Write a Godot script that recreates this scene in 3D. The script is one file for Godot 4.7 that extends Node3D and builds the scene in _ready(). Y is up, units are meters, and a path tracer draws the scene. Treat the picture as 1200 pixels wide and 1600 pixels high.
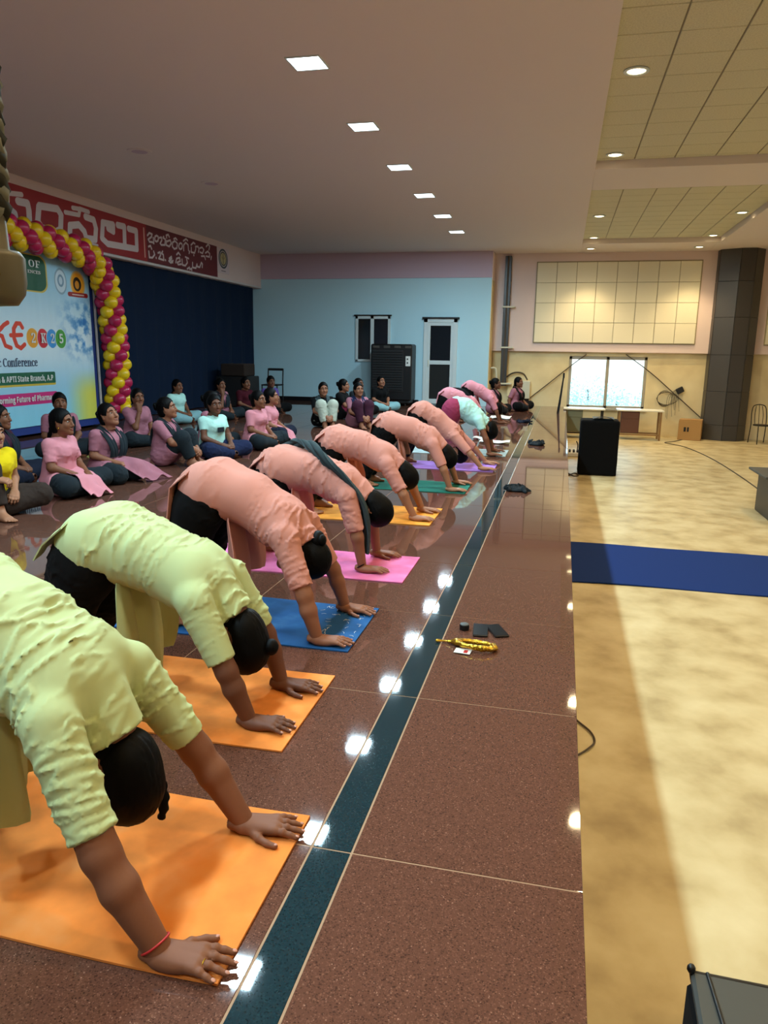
extends Node3D
# A college auditorium: a yoga class on the stage of polished granite, the hall floor below it at the right.
# y is up, metres; the stage floor is y = 0, the hall floor y = -0.67, depth runs along -z.

const HALL := -0.67
const CEIL := 3.76
const TILE_Y := 3.866
const END := -19.1      # end wall of the stage
const BACK := -19.8     # end wall of the hall
const LEFT := -7.9

var M := {}
var used := {}

# ------------------------------------------------------------------ geometry store
class Arr:
	var v := PackedVector3Array()
	var n := PackedVector3Array()
	var i := PackedInt32Array()
	var uv := PackedVector2Array()

	func quad(a: Vector3, b: Vector3, c: Vector3, e: Vector3) -> void:   # a b c e clockwise seen from outside
		var k := v.size()
		var m := (c - a).cross(b - a).normalized()
		if m.length_squared() < 0.5:
			m = (e - a).cross(c - a).normalized()
		for p in [a, b, c, e]:
			v.append(p)
			n.append(m)
		for t in [0, 1, 2, 0, 2, 3]:
			i.append(k + t)

	func tri(a: Vector3, b: Vector3, c: Vector3) -> void:
		var k := v.size()
		var m := (c - a).cross(b - a).normalized()
		for p in [a, b, c]:
			v.append(p)
			n.append(m)
		for t in 3:
			i.append(k + t)

	func oquad(a: Vector3, b: Vector3, c: Vector3, e: Vector3, out: Vector3) -> void:
		if (c - a).cross(b - a).dot(out) + (e - a).cross(c - a).dot(out) >= 0.0:
			quad(a, b, c, e)
		else:
			quad(a, e, c, b)

	func otri(a: Vector3, b: Vector3, c: Vector3, out: Vector3) -> void:
		if (c - a).cross(b - a).dot(out) >= 0.0:
			tri(a, b, c)
		else:
			tri(a, c, b)

	# a box with chamfered edges
	func box(c: Vector3, size: Vector3, ch := 0.004, bas := Basis.IDENTITY) -> void:
		var h := size * 0.5
		ch = minf(ch, minf(h.x, minf(h.y, h.z)) * 0.9)
		var ax := [bas.x, bas.y, bas.z]
		var hh := [h.x, h.y, h.z]
		for a in 3:
			var b := (a + 1) % 3
			var e := (a + 2) % 3
			for sg in [-1.0, 1.0]:
				var o: Vector3 = ax[a] * sg
				var m: Vector3 = c + o * hh[a]
				var u: Vector3 = ax[b] * (hh[b] - ch)
				var w: Vector3 = ax[e] * (hh[e] - ch)
				oquad(m - u - w, m + u - w, m + u + w, m - u + w, o)
				for sb in [-1.0, 1.0]:
					var ob: Vector3 = ax[b] * sb
					var p1: Vector3 = c + o * hh[a] + ob * (hh[b] - ch)
					var p2: Vector3 = c + o * (hh[a] - ch) + ob * hh[b]
					oquad(p1 - w, p1 + w, p2 + w, p2 - w, o + ob)
		for sx in [-1.0, 1.0]:
			for sy in [-1.0, 1.0]:
				for sz in [-1.0, 1.0]:
					var q := Vector3(sx, sy, sz)
					var p := []
					for a in 3:
						var t := Vector3(h.x - ch, h.y - ch, h.z - ch)
						t[a] += ch
						p.append(c + bas * (t * q))
					otri(p[0], p[1], p[2], bas * q)

	func ring_strip(k0: int, k1: int, m: int, flip := false) -> void:
		for j in m:
			var j2 := (j + 1) % m
			var l := [k0 + j, k1 + j2, k1 + j, k0 + j, k0 + j2, k1 + j2] if flip else [k0 + j, k1 + j, k1 + j2, k0 + j, k1 + j2, k0 + j2]
			for t in l:
				i.append(t)

	# tube along points; radii per point; smooth; r2 flattens across the second axis
	func tube(pts: Array, radii: Array, m := 8, flat := 1.0, up := Vector3.UP, caps := true) -> void:
		var k0 := -1
		var c := pts.size()
		var side := Vector3.ZERO
		for q in c:
			var t: Vector3 = (pts[mini(q + 1, c - 1)] - pts[maxi(q - 1, 0)]).normalized()
			if q == 0:
				side = t.cross(up)
				if side.length() < 0.05:
					side = t.cross(Vector3.RIGHT)
			side = (side - t * side.dot(t)).normalized()
			var w := side.cross(t).normalized()
			var k := v.size()
			var r: float = radii[mini(q, radii.size() - 1)]
			for j in m:
				var a := TAU * j / m
				var off := side * cos(a) * r + w * sin(a) * r * flat
				v.append(pts[q] + off)
				n.append((side * cos(a) * flat + w * sin(a)).normalized())
			if k0 >= 0:
				ring_strip(k0, k, m, true)
			k0 = k
		if caps:
			for e in 2:
				var q := 0 if e == 0 else c - 1
				var first := v.size() - m if e == 1 else v.size() - m * c
				if e == 1:
					first = k0
				var o: Vector3 = (pts[0] - pts[1]).normalized() if e == 0 else (pts[c - 1] - pts[c - 2]).normalized()
				for j in range(1, m - 1):
					otri(v[first], v[first + j], v[first + j + 1], o)
				q += 0

	# lathe: profile of (radius, height) pairs turned about the axis of bas.y
	func lathe(c: Vector3, prof: Array, m := 20, bas := Basis.IDENTITY) -> void:
		var k0 := -1
		for q in prof.size():
			var a: Vector2 = prof[maxi(q - 1, 0)]
			var b: Vector2 = prof[mini(q + 1, prof.size() - 1)]
			var t := (b - a).normalized()
			var k := v.size()
			for j in m:
				var g := TAU * j / m
				var o := bas.x * cos(g) + bas.z * sin(g)
				v.append(c + o * prof[q].x + bas.y * prof[q].y)
				n.append((o * t.y - bas.y * t.x).normalized())
			if k0 >= 0:
				ring_strip(k0, k, m, true)
			k0 = k

	# a cloth sheet with thickness; f(u, v) gives the middle surface
	func sheet(nu: int, nv: int, f: Callable, th := 0.004) -> void:
		var p := PackedVector3Array()
		for b in nv + 1:
			for a in nu + 1:
				p.append(f.call(float(a) / nu, float(b) / nv))
		var w := nu + 1
		var nn := PackedVector3Array()
		for b in nv + 1:
			for a in nu + 1:
				var du := p[b * w + mini(a + 1, nu)] - p[b * w + maxi(a - 1, 0)]
				var dv := p[mini(b + 1, nv) * w + a] - p[maxi(b - 1, 0) * w + a]
				var q := du.cross(dv).normalized()
				nn.append(q if q.length_squared() > 0.5 else Vector3.UP)
		for sg in [1.0, -1.0]:
			var k := v.size()
			for q in p.size():
				v.append(p[q] + nn[q] * th * 0.5 * sg)
				n.append(nn[q] * sg)
			for b in nv:
				for a in nu:
					var c0 := k + b * w + a
					var l := [c0, c0 + w + 1, c0 + 1, c0, c0 + w, c0 + w + 1] if sg > 0 else [c0, c0 + 1, c0 + w + 1, c0, c0 + w + 1, c0 + w]
					for t in l:
						i.append(t)
		var rim := []
		for a in nu:
			rim.append([a, a + 1])
			rim.append([nv * w + a, nv * w + a + 1])
		for b in nv:
			rim.append([b * w, (b + 1) * w])
			rim.append([b * w + nu, (b + 1) * w + nu])
		var mid := p[(nv / 2) * w + nu / 2]
		for e in rim:
			var a: int = e[0]
			var b: int = e[1]
			oquad(p[a] + nn[a] * th * 0.5, p[b] + nn[b] * th * 0.5, p[b] - nn[b] * th * 0.5, p[a] - nn[a] * th * 0.5, p[a] - mid)

	# a ribbon of cloth along points, each with its half-width vector
	func ribbon(pts: Array, half: Array, th := 0.012, wave := 0.0, m := 8) -> void:
		var c := pts.size() - 1
		var g := func(u: float, t: float) -> Vector3:
			var q := clampf(t * c, 0.0, c - 0.0001)
			var a := int(q)
			var fr := q - a
			var p: Vector3 = pts[a].cubic_interpolate(pts[a + 1], pts[maxi(a - 1, 0)], pts[mini(a + 2, c)], fr)
			var h: Vector3 = half[mini(a, half.size() - 1)].lerp(half[mini(a + 1, half.size() - 1)], fr)
			var tn: Vector3 = (pts[a + 1] - pts[a]).normalized()
			return p + h * (u * 2.0 - 1.0) + tn.cross(h).normalized() * wave * sin(u * 15.0 + t * 7.0)
		sheet(m, c * 5, g, th)

	func ball(c: Vector3, r: Vector3, m := 12, bas := Basis.IDENTITY) -> void:
		var k := v.size()
		var rows := m / 2
		for b in rows + 1:
			var t := PI * b / rows
			for a in m:
				var g := TAU * a / m
				var q := Vector3(sin(t) * cos(g), cos(t), sin(t) * sin(g))
				v.append(c + bas * (q * r))
				n.append((bas * (q / r)).normalized())
		for b in rows:
			ring_strip(k + b * m, k + (b + 1) * m, m)

	func add(o: Arr, x: Transform3D, mirror := false) -> void:
		var k := v.size()
		var t := x * Transform3D(Basis.from_scale(Vector3(1, 1, -1 if mirror else 1)), Vector3.ZERO)
		for q in o.v.size():
			v.append(t * o.v[q])
			n.append((t.basis * o.n[q]).normalized())
		for q in range(0, o.i.size(), 3):
			i.append(k + o.i[q])
			i.append(k + o.i[q + (2 if mirror else 1)])
			i.append(k + o.i[q + (1 if mirror else 2)])

	func mesh() -> ArrayMesh:
		var a := []
		a.resize(Mesh.ARRAY_MAX)
		a[Mesh.ARRAY_VERTEX] = v
		a[Mesh.ARRAY_NORMAL] = n
		if uv.size() == v.size():
			a[Mesh.ARRAY_TEX_UV] = uv
		a[Mesh.ARRAY_INDEX] = i
		var am := ArrayMesh.new()
		am.add_surface_from_arrays(Mesh.PRIMITIVE_TRIANGLES, a)
		return am

# ------------------------------------------------------------------ distance field, meshed as surface nets
class Fld:
	var o: Vector3
	var s: float
	var nx: int
	var ny: int
	var nz: int
	var d := PackedFloat32Array()

	func _init(lo: Vector3, hi: Vector3, cell: float) -> void:
		o = lo
		s = cell
		nx = int((hi.x - lo.x) / cell) + 2
		ny = int((hi.y - lo.y) / cell) + 2
		nz = int((hi.z - lo.z) / cell) + 2
		d.resize(nx * ny * nz)
		d.fill(1.0)

	# tapered capsule a-b joined by a smooth minimum; fl > 1 thins it along fn; ends: 1 flat at a, 2 flat at b
	func cap(a: Vector3, b: Vector3, ra: float, rb: float, k := 0.03, fl := 1.0, fn := Vector3.ZERO, ends := 0, carve := false) -> void:
		var g := maxf(ra, rb) + k + s * 3.0
		var lo := (a.min(b) - Vector3(g, g, g) - o) / s
		var hi := (a.max(b) + Vector3(g, g, g) - o) / s
		var x0 := maxi(int(lo.x), 0)
		var x1 := mini(int(hi.x) + 1, nx - 1)
		var bx := b.x - a.x
		var by := b.y - a.y
		var bz := b.z - a.z
		var ll := bx * bx + by * by + bz * bz
		var inv := 1.0 / maxf(ll, 1e-9)
		var len := sqrt(ll)
		var dr := rb - ra
		var ff := fl * fl - 1.0
		for z in range(maxi(int(lo.z), 0), mini(int(hi.z) + 1, nz - 1) + 1):
			var pz := o.z + z * s - a.z
			for y in range(maxi(int(lo.y), 0), mini(int(hi.y) + 1, ny - 1) + 1):
				var py := o.y + y * s - a.y
				var q := (z * ny + y) * nx + x0
				var px := o.x + x0 * s - a.x
				var yz := py * by + pz * bz
				for x in range(x0, x1 + 1):
					var t := (px * bx + yz) * inv
					var tc := clampf(t, 0.0, 1.0)
					var over := -1000.0
					if ends and ((t > 1.0 and ends & 2) or (t < 0.0 and ends & 1)):
						over = (t - 1.0) * len if t > 1.0 else -t * len
					else:
						t = tc
					var ex := px - bx * t
					var ey := py - by * t
					var ez := pz - bz * t
					var e := ex * ex + ey * ey + ez * ez
					if ff > 0.0:
						var h := ex * fn.x + ey * fn.y + ez * fn.z
						e += h * h * ff
					var dist := sqrt(e) - ra - tc * dr
					if over > dist:
						dist = over
					var cur := d[q]
					if carve:
						if -dist > cur:
							d[q] = -dist
					else:
						var h2 := k - absf(cur - dist)
						if dist < cur:
							cur = dist
						if h2 > 0.0:
							cur -= h2 * h2 * 0.25 / k
						d[q] = cur
					q += 1
					px += s

	func ell(c: Vector3, bas: Basis, r: Vector3, k := 0.02, carve := false) -> void:
		var m := maxf(r.x, maxf(r.y, r.z)) + k + s * 3.0
		var lo := (c - Vector3(m, m, m) - o) / s
		var hi := (c + Vector3(m, m, m) - o) / s
		var it := bas.transposed()
		for z in range(maxi(int(lo.z), 0), mini(int(hi.z) + 1, nz - 1) + 1):
			for y in range(maxi(int(lo.y), 0), mini(int(hi.y) + 1, ny - 1) + 1):
				var q := (z * ny + y) * nx + maxi(int(lo.x), 0)
				for x in range(maxi(int(lo.x), 0), mini(int(hi.x) + 1, nx - 1) + 1):
					var p := it * (Vector3(o.x + x * s, o.y + y * s, o.z + z * s) - c)
					var k0 := (p / r).length()
					var k1 := (p / (r * r)).length()
					var dist := k0 * (k0 - 1.0) / maxf(k1, 1e-6) if k0 > 1e-4 else -r.x
					var cur := d[q]
					if carve:
						if -dist > cur:
							d[q] = -dist
					else:
						var h2 := k - absf(cur - dist)
						if dist < cur:
							cur = dist
						if h2 > 0.0:
							cur -= h2 * h2 * 0.25 / k
						d[q] = cur
					q += 1

	# rounded box
	func rbox(c: Vector3, half: Vector3, r: float) -> void:
		var q := 0
		var hh := half - Vector3.ONE * r
		for z in nz:
			for y in ny:
				for x in nx:
					var w := (Vector3(o.x + x * s, o.y + y * s, o.z + z * s) - c).abs() - hh
					d[q] = minf(d[q], w.max(Vector3.ZERO).length() + minf(maxf(w.x, maxf(w.y, w.z)), 0.0) - r)
					q += 1

	# take away what lies below the plane (p, n points to what stays) where dot(x - side, dirn) < 0
	func cut(p: Vector3, nrm: Vector3, side := Vector3.ZERO, dirn := Vector3.ZERO) -> void:
		var q := 0
		for z in nz:
			for y in ny:
				for x in nx:
					if d[q] < 0.2:
						var w := Vector3(o.x + x * s, o.y + y * s, o.z + z * s)
						var c := (w - p).dot(nrm)
						if dirn != Vector3.ZERO:
							c = maxf(c, (w - side).dot(dirn))
						if -c > d[q]:
							d[q] = -c
					q += 1

	# creases: long across the direction dirn, short along it
	func crease(dirn: Vector3, along: float, across: float, amp: float, noise: FastNoiseLite, arms := [], inside := -1) -> void:
		var q := 0
		var lim := s * 2.5 + amp
		for z in nz:
			for y in ny:
				for x in nx:
					if absf(d[q]) < lim:
						var w := Vector3(o.x + x * s, o.y + y * s, o.z + z * s)
						if inside != -1:
							var near := -1
							for e2 in arms.size():
								var ab: Vector3 = arms[e2][1] - arms[e2][0]
								var tt: float = (w - arms[e2][0]).dot(ab) / ab.length_squared()
								if tt > 0.12 and (w - arms[e2][0] - ab * tt).length() < 0.10:
									near = e2
							if (inside == -2 and near >= 0) or (inside >= 0 and near != inside):
								q += 1
								continue
						var t := w.dot(dirn)
						w = (w - dirn * t) * across + dirn * t * along
						var e := 1.0 - minf(absf(noise.get_noise_3dv(w)) * 2.2, 1.0)
						var m := noise.get_noise_3dv(w * 0.23 + Vector3(31.0, 7.0, 3.0)) * 1.6 + 0.55
						d[q] -= amp * (e * e * e * clampf(m, 0.0, 1.0) - 0.3)
					q += 1

	func mesh(a: Arr) -> void:
		var sy := nx
		var sz := nx * ny
		var vid := PackedInt32Array()
		vid.resize(d.size())
		vid.fill(-1)
		var lim := s * 3.0
		var c := PackedFloat32Array()
		c.resize(8)
		for z in nz - 1:
			for y in ny - 1:
				var q := z * sz + y * sy - 1
				for x in nx - 1:
					q += 1
					var c0 := d[q]
					if c0 > lim or c0 < -lim:
						continue
					c[0] = c0
					c[1] = d[q + 1]
					c[2] = d[q + sy]
					c[3] = d[q + sy + 1]
					c[4] = d[q + sz]
					c[5] = d[q + sz + 1]
					c[6] = d[q + sz + sy]
					c[7] = d[q + sz + sy + 1]
					var neg := 0
					for e in 8:
						if c[e] < 0.0:
							neg += 1
					if neg == 0 or neg == 8:
						continue
					var sum := Vector3.ZERO
					var cnt := 0
					for e in 8:
						for b in 3:
							var f := e | (1 << b)
							if f != e and (c[e] < 0.0) != (c[f] < 0.0):
								var t := c[e] / (c[e] - c[f])
								var p := Vector3(e & 1, (e >> 1) & 1, (e >> 2) & 1)
								p[b] += t
								sum += p
								cnt += 1
					sum /= cnt
					vid[q] = a.v.size()
					a.v.append(o + (Vector3(x, y, z) + sum) * s)
					var fx := sum.x
					var fy := sum.y
					var fz := sum.z
					var gx := lerpf(lerpf(c[1] - c[0], c[3] - c[2], fy), lerpf(c[5] - c[4], c[7] - c[6], fy), fz)
					var gy := lerpf(lerpf(c[2] - c[0], c[3] - c[1], fx), lerpf(c[6] - c[4], c[7] - c[5], fx), fz)
					var gz := lerpf(lerpf(c[4] - c[0], c[5] - c[1], fx), lerpf(c[6] - c[2], c[7] - c[3], fx), fy)
					a.n.append(Vector3(gx, gy, gz).normalized())
					if x > 0 and y > 0 and z > 0:
						var ins := c0 < 0.0
						if ins != (c[1] < 0.0):
							_q(a, vid[q - sy - sz], vid[q - sz], vid[q], vid[q - sy], ins)
						if ins != (c[2] < 0.0):
							_q(a, vid[q - sz - 1], vid[q - 1], vid[q], vid[q - sz], ins)
						if ins != (c[4] < 0.0):
							_q(a, vid[q - 1 - sy], vid[q - sy], vid[q], vid[q - 1], ins)

	func _q(a: Arr, p: int, q: int, r: int, t: int, ins: bool) -> void:
		if p < 0 or q < 0 or r < 0 or t < 0:
			return
		if ins:
			a.i.append_array(PackedInt32Array([p, t, r, p, r, q]))
		else:
			a.i.append_array(PackedInt32Array([p, q, r, p, r, t]))

# ------------------------------------------------------------------ naming and tagging
func tag(o: Node, label := "", category := "", group := "", kind := "") -> Node:
	for e in [["label", label], ["category", category], ["group", group], ["kind", kind]]:
		if e[1] != "":
			o.set_meta(e[0], e[1])
	return o

func named(called: String, parent: Node) -> String:
	var key := str(parent.get_instance_id()) + called
	var c: int = used.get(key, 0)
	used[key] = c + 1
	return called if c == 0 else "%s_%03d" % [called, c]

func put(called: String, a, m: Material, parent: Node = self, at := Transform3D()) -> MeshInstance3D:
	var o := MeshInstance3D.new()
	o.name = named(called, parent)
	o.mesh = a.mesh() if a is Arr else a
	o.material_override = m
	o.transform = at
	parent.add_child(o, true)
	return o

func base(called: String, at := Vector3.ZERO, turn := 0.0, parent: Node = self) -> Node3D:
	var o := Node3D.new()
	o.name = named(called, parent)
	o.position = at
	o.rotation.y = turn
	parent.add_child(o, true)
	return o

func struct(called: String, a, m: Material, parent: Node = self) -> MeshInstance3D:
	var o := put(called, a, m, parent)
	if parent == self:
		o.set_meta("kind", "structure")
	return o

func bx(c: Vector3, size: Vector3, ch := 0.004, bas := Basis.IDENTITY) -> Arr:
	var a := Arr.new()
	a.box(c, size, ch, bas)
	return a

func slab(x0: float, x1: float, y0: float, y1: float, z0: float, z1: float, ch := 0.004) -> Arr:
	return bx(Vector3(x0 + x1, y0 + y1, z0 + z1) * 0.5, Vector3(absf(x1 - x0), absf(y1 - y0), absf(z1 - z0)), ch)

func smooth_path(pts: Array, per := 8) -> Array:
	var out := []
	var c := pts.size() - 1
	for a in c:
		for q in per:
			out.append(pts[a].cubic_interpolate(pts[a + 1], pts[maxi(a - 1, 0)], pts[mini(a + 2, c)], float(q) / per))
	out.append(pts[c])
	return out

func cable(pts: Array, r: float, per := 8, m := 6) -> Arr:
	var a := Arr.new()
	a.tube(smooth_path(pts, per), [r], m)
	return a

# ------------------------------------------------------------------ materials
func noise(seed_: int, freq: float, oct := 4) -> FastNoiseLite:
	var f := FastNoiseLite.new()
	f.seed = seed_
	f.frequency = freq
	f.fractal_octaves = oct
	return f

func mat(c: Color, rough := 0.8, metal := 0.0) -> StandardMaterial3D:
	var m := StandardMaterial3D.new()
	m.albedo_color = c
	m.roughness = rough
	m.metallic = metal
	return m

func cloth(c: Color, rough := 0.9) -> StandardMaterial3D:
	var m := mat(c, rough)
	m.metallic_specular = 0.25
	m.rim_enabled = true
	m.rim = 0.15
	m.rim_tint = 0.6
	return m

func tri(m: StandardMaterial3D, per: float) -> StandardMaterial3D:
	m.uv1_triplanar = true
	m.uv1_world_triplanar = true
	m.uv1_scale = Vector3.ONE / per
	return m

func ntex(n: FastNoiseLite, size: int, stops: Array, seamless := true) -> NoiseTexture2D:
	var t := NoiseTexture2D.new()
	t.width = size
	t.height = size
	t.seamless = seamless
	t.noise = n
	if stops:
		var g := Gradient.new()
		g.offsets = PackedFloat32Array(stops.map(func(e): return e[0]))
		g.colors = PackedColorArray(stops.map(func(e): return e[1]))
		t.color_ramp = g
	return t

# polished stone: grains of two tones scattered over a base
func granite(seed_: int, dark: Color, mid: Color, light: Color, fleck: Color) -> ImageTexture:
	var s := 512
	var im := Image.create(s, s, false, Image.FORMAT_RGB8)
	var r := RandomNumberGenerator.new()
	r.seed = seed_
	im.fill(mid)
	for q in 26000:
		var c := dark if q % 3 == 0 else (light if q % 3 == 1 else mid)
		c = c.lerp(mid, r.randf() * 0.7)
		im.fill_rect(Rect2i(r.randi() % s, r.randi() % s, 1 + r.randi() % 4, 1 + r.randi() % 4), c)
	for q in 900:
		im.fill_rect(Rect2i(r.randi() % s, r.randi() % s, 1 + r.randi() % 3, 1 + r.randi() % 3), fleck.lerp(mid, r.randf() * 0.6))
	return ImageTexture.create_from_image(im)

func make_materials() -> void:
	var g := mat(Color(1, 1, 1), 0.035)
	g.albedo_texture = granite(5, Color(0.235, 0.15, 0.125), Color(0.365, 0.24, 0.195), Color(0.47, 0.32, 0.26), Color(0.62, 0.47, 0.40))
	g.metallic_specular = 0.5
	M.granite = tri(g, 0.55)
	var k := mat(Color(1, 1, 1), 0.03)
	k.albedo_texture = granite(8, Color(0.05, 0.12, 0.14), Color(0.085, 0.18, 0.21), Color(0.12, 0.23, 0.26), Color(0.2, 0.2, 0.2))
	M.black_granite = tri(k, 0.55)
	M.grout = mat(Color(0.62, 0.50, 0.39), 0.8)
	var f := mat(Color(1, 1, 1), 0.42)
	f.albedo_texture = ntex(noise(3, 0.006, 6), 1024, [[0.0, Color(0.62, 0.54, 0.38)], [0.4, Color(0.73, 0.655, 0.485)], [0.6, Color(0.77, 0.70, 0.53)], [1.0, Color(0.82, 0.76, 0.60)]])
	f.metallic_specular = 0.35
	M.floor_yellow = tri(f, 3.1)
	var f2 := mat(Color(1, 1, 1), 0.42)
	f2.albedo_texture = ntex(noise(12, 0.006, 6), 1024, [[0.0, Color(0.64, 0.60, 0.47)], [0.4, Color(0.74, 0.69, 0.54)], [0.6, Color(0.79, 0.74, 0.59)], [1.0, Color(0.86, 0.82, 0.68)]])
	f2.metallic_specular = 0.35
	M.floor_grey = tri(f2, 3.3)
	M.ceiling = mat(Color(0.86, 0.815, 0.80), 0.9)
	M.lilac = mat(Color(0.76, 0.68, 0.74), 0.9)
	M.pink_wall = mat(Color(0.87, 0.79, 0.765), 0.9)
	M.aqua_wall = mat(Color(0.72, 0.86, 0.90), 0.8)
	var w := mat(Color(1, 1, 1), 0.85)
	w.albedo_texture = ntex(noise(21, 0.008, 4), 512, [[0.0, Color(0.80, 0.72, 0.55)], [0.5, Color(0.86, 0.79, 0.61)], [1.0, Color(0.89, 0.83, 0.66)]])
	M.beige_wall = tri(w, 4.0)
	var t := mat(Color(1, 1, 1), 0.95)
	t.albedo_texture = ntex(noise(33, 0.12, 3), 256, [[0.0, Color(0.75, 0.73, 0.62)], [0.5, Color(0.81, 0.79, 0.68)], [1.0, Color(0.85, 0.83, 0.72)]])
	M.tile = tri(t, 0.6)
	M.tile_grid = mat(Color(0.56, 0.52, 0.42), 0.7)
	M.panel = mat(Color(0.89, 0.865, 0.76), 0.9)
	M.panel_joint = mat(Color(0.62, 0.57, 0.44), 0.9)
	M.charcoal = mat(Color(0.22, 0.21, 0.20), 0.35)
	M.charcoal2 = mat(Color(0.27, 0.255, 0.235), 0.35)
	M.dark = mat(Color(0.06, 0.06, 0.065), 0.6)
	M.black_cloth = cloth(Color(0.035, 0.035, 0.04))
	M.black_plastic = mat(Color(0.035, 0.035, 0.04), 0.4)
	M.grey_vinyl = mat(Color(0.24, 0.25, 0.24), 0.55)
	M.curtain = cloth(Color(0.075, 0.13, 0.215), 0.85)
	M.carpet = cloth(Color(0.085, 0.18, 0.40), 1.0)
	M.frame_white = mat(Color(0.80, 0.84, 0.84), 0.45)
	M.alu = mat(Color(0.66, 0.63, 0.56), 0.45, 0.3)
	M.dark_glass = mat(Color(0.05, 0.09, 0.12), 0.12)
	var gl := mat(Color(0.85, 0.95, 0.97, 0.12), 0.03)
	gl.transparency = BaseMaterial3D.TRANSPARENCY_ALPHA
	M.glass = gl
	M.mesh_dark = mat(Color(0.09, 0.10, 0.10), 0.9)
	M.wood = mat(Color(0.36, 0.21, 0.14), 0.5)
	M.wood_light = mat(Color(0.55, 0.40, 0.22), 0.5)
	M.olive = mat(Color(0.42, 0.42, 0.32), 0.5)
	M.laminate = mat(Color(0.86, 0.83, 0.74), 0.3)
	M.card = mat(Color(0.66, 0.50, 0.29), 0.9)
	M.iron = mat(Color(0.13, 0.11, 0.09), 0.5, 0.4)
	M.white_metal = mat(Color(0.80, 0.79, 0.70), 0.5)
	M.wire = mat(Color(0.28, 0.23, 0.16), 0.7)
	M.sign_white = mat(Color(0.82, 0.79, 0.78), 0.7)
	M.banner_blue = mat(Color(0.10, 0.20, 0.48), 0.6)
	M.yellow_balloon = mat(Color(0.93, 0.76, 0.08), 0.28)
	M.pink_balloon = mat(Color(0.72, 0.12, 0.30), 0.28)
	M.led = glow(Color(0.88, 0.97, 1.0), 4.0)
	M.lamp = glow(Color(1.0, 0.90, 0.68), 5.0)
	M.gold = mat(Color(0.78, 0.62, 0.20), 0.25, 0.9)
	M.brass = mat(Color(0.36, 0.34, 0.27), 0.5, 0.3)
	M.rope = cloth(Color(0.40, 0.40, 0.36))
	M.rope_dark = cloth(Color(0.16, 0.16, 0.14))
	M.paper = mat(Color(0.86, 0.85, 0.82), 0.8)
	M.red = mat(Color(0.68, 0.10, 0.10), 0.6)
	M.phone = mat(Color(0.012, 0.012, 0.015), 0.3)
	M.phone.metallic_specular = 0.2
	M.skirting = mat(Color(0.07, 0.075, 0.09), 0.3)
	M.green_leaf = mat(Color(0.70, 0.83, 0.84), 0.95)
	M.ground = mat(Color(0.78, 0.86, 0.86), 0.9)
	# mats
	for e in [["mat_orange", Color(0.90, 0.53, 0.24), 41], ["mat_amber", Color(0.94, 0.62, 0.24), 44], ["mat_blue", Color(0.12, 0.32, 0.53), 45], ["mat_pink", Color(0.90, 0.47, 0.68), 46], ["mat_green", Color(0.10, 0.42, 0.36), 47], ["mat_purple", Color(0.66, 0.48, 0.82), 48], ["mat_grey", Color(0.62, 0.68, 0.68), 49]]:
		var c: Color = e[1]
		var q := mat(Color(1, 1, 1), 0.85)
		q.albedo_texture = ntex(noise(e[2], 0.01, 5), 512, [[0.0, c.darkened(0.15)], [0.42, c.darkened(0.04)], [0.6, c], [1.0, c.lightened(0.12)]])
		q.metallic_specular = 0.3
		M[e[0]] = tri(q, 1.3)
	# people
	M.skin_a = skin(Color(0.47, 0.295, 0.205))
	M.skin_b = skin(Color(0.55, 0.36, 0.265))
	M.skin_c = skin(Color(0.40, 0.25, 0.18))
	M.skin_d = skin(Color(0.62, 0.43, 0.32))
	M.hair = mat(Color(0.018, 0.016, 0.016), 0.55)
	M.hair.metallic_specular = 0.22
	M.nail = mat(Color(0.72, 0.50, 0.42), 0.35)
	M.eye_white = mat(Color(0.66, 0.63, 0.60), 0.5)
	M.iris = mat(Color(0.03, 0.02, 0.015), 0.2)
	M.lips = mat(Color(0.48, 0.22, 0.20), 0.5)
	M.lime = cloth(Color(0.70, 0.745, 0.54))
	M.lime_hem = cloth(Color(0.70, 0.66, 0.42))
	M.peach = cloth(Color(0.76, 0.52, 0.465))
	M.pink = cloth(Color(0.80, 0.52, 0.56))
	M.dusty_pink = cloth(Color(0.62, 0.40, 0.45))
	M.mint = cloth(Color(0.68, 0.86, 0.82))
	M.yellow = cloth(Color(0.85, 0.74, 0.08))
	M.violet = cloth(Color(0.36, 0.28, 0.55))
	M.maroon = cloth(Color(0.26, 0.07, 0.11))
	M.rose = cloth(Color(0.58, 0.22, 0.33))
	M.black = cloth(Color(0.045, 0.045, 0.05))
	M.slate = cloth(Color(0.12, 0.15, 0.17))
	M.grey_scarf = cloth(Color(0.22, 0.27, 0.28))
	M.navy = cloth(Color(0.09, 0.11, 0.17))
	M.brown_cloth = cloth(Color(0.20, 0.16, 0.14))
	M.cream = cloth(Color(0.68, 0.70, 0.64))
	M.plum = cloth(Color(0.24, 0.12, 0.18))
	M.paisley = cloth(Color(0.11, 0.14, 0.25))
	M.denim = cloth(Color(0.50, 0.66, 0.68))

func glow(c: Color, e: float) -> StandardMaterial3D:
	var m := mat(Color(0.9, 0.9, 0.9), 0.5)
	m.emission_enabled = true
	m.emission = c
	m.emission_energy_multiplier = e
	return m

func skin(c: Color) -> StandardMaterial3D:
	var m := mat(c, 0.55)
	m.metallic_specular = 0.35
	return m

# ------------------------------------------------------------------ people: shared heads, hands and feet
var PRO := {}

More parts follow.
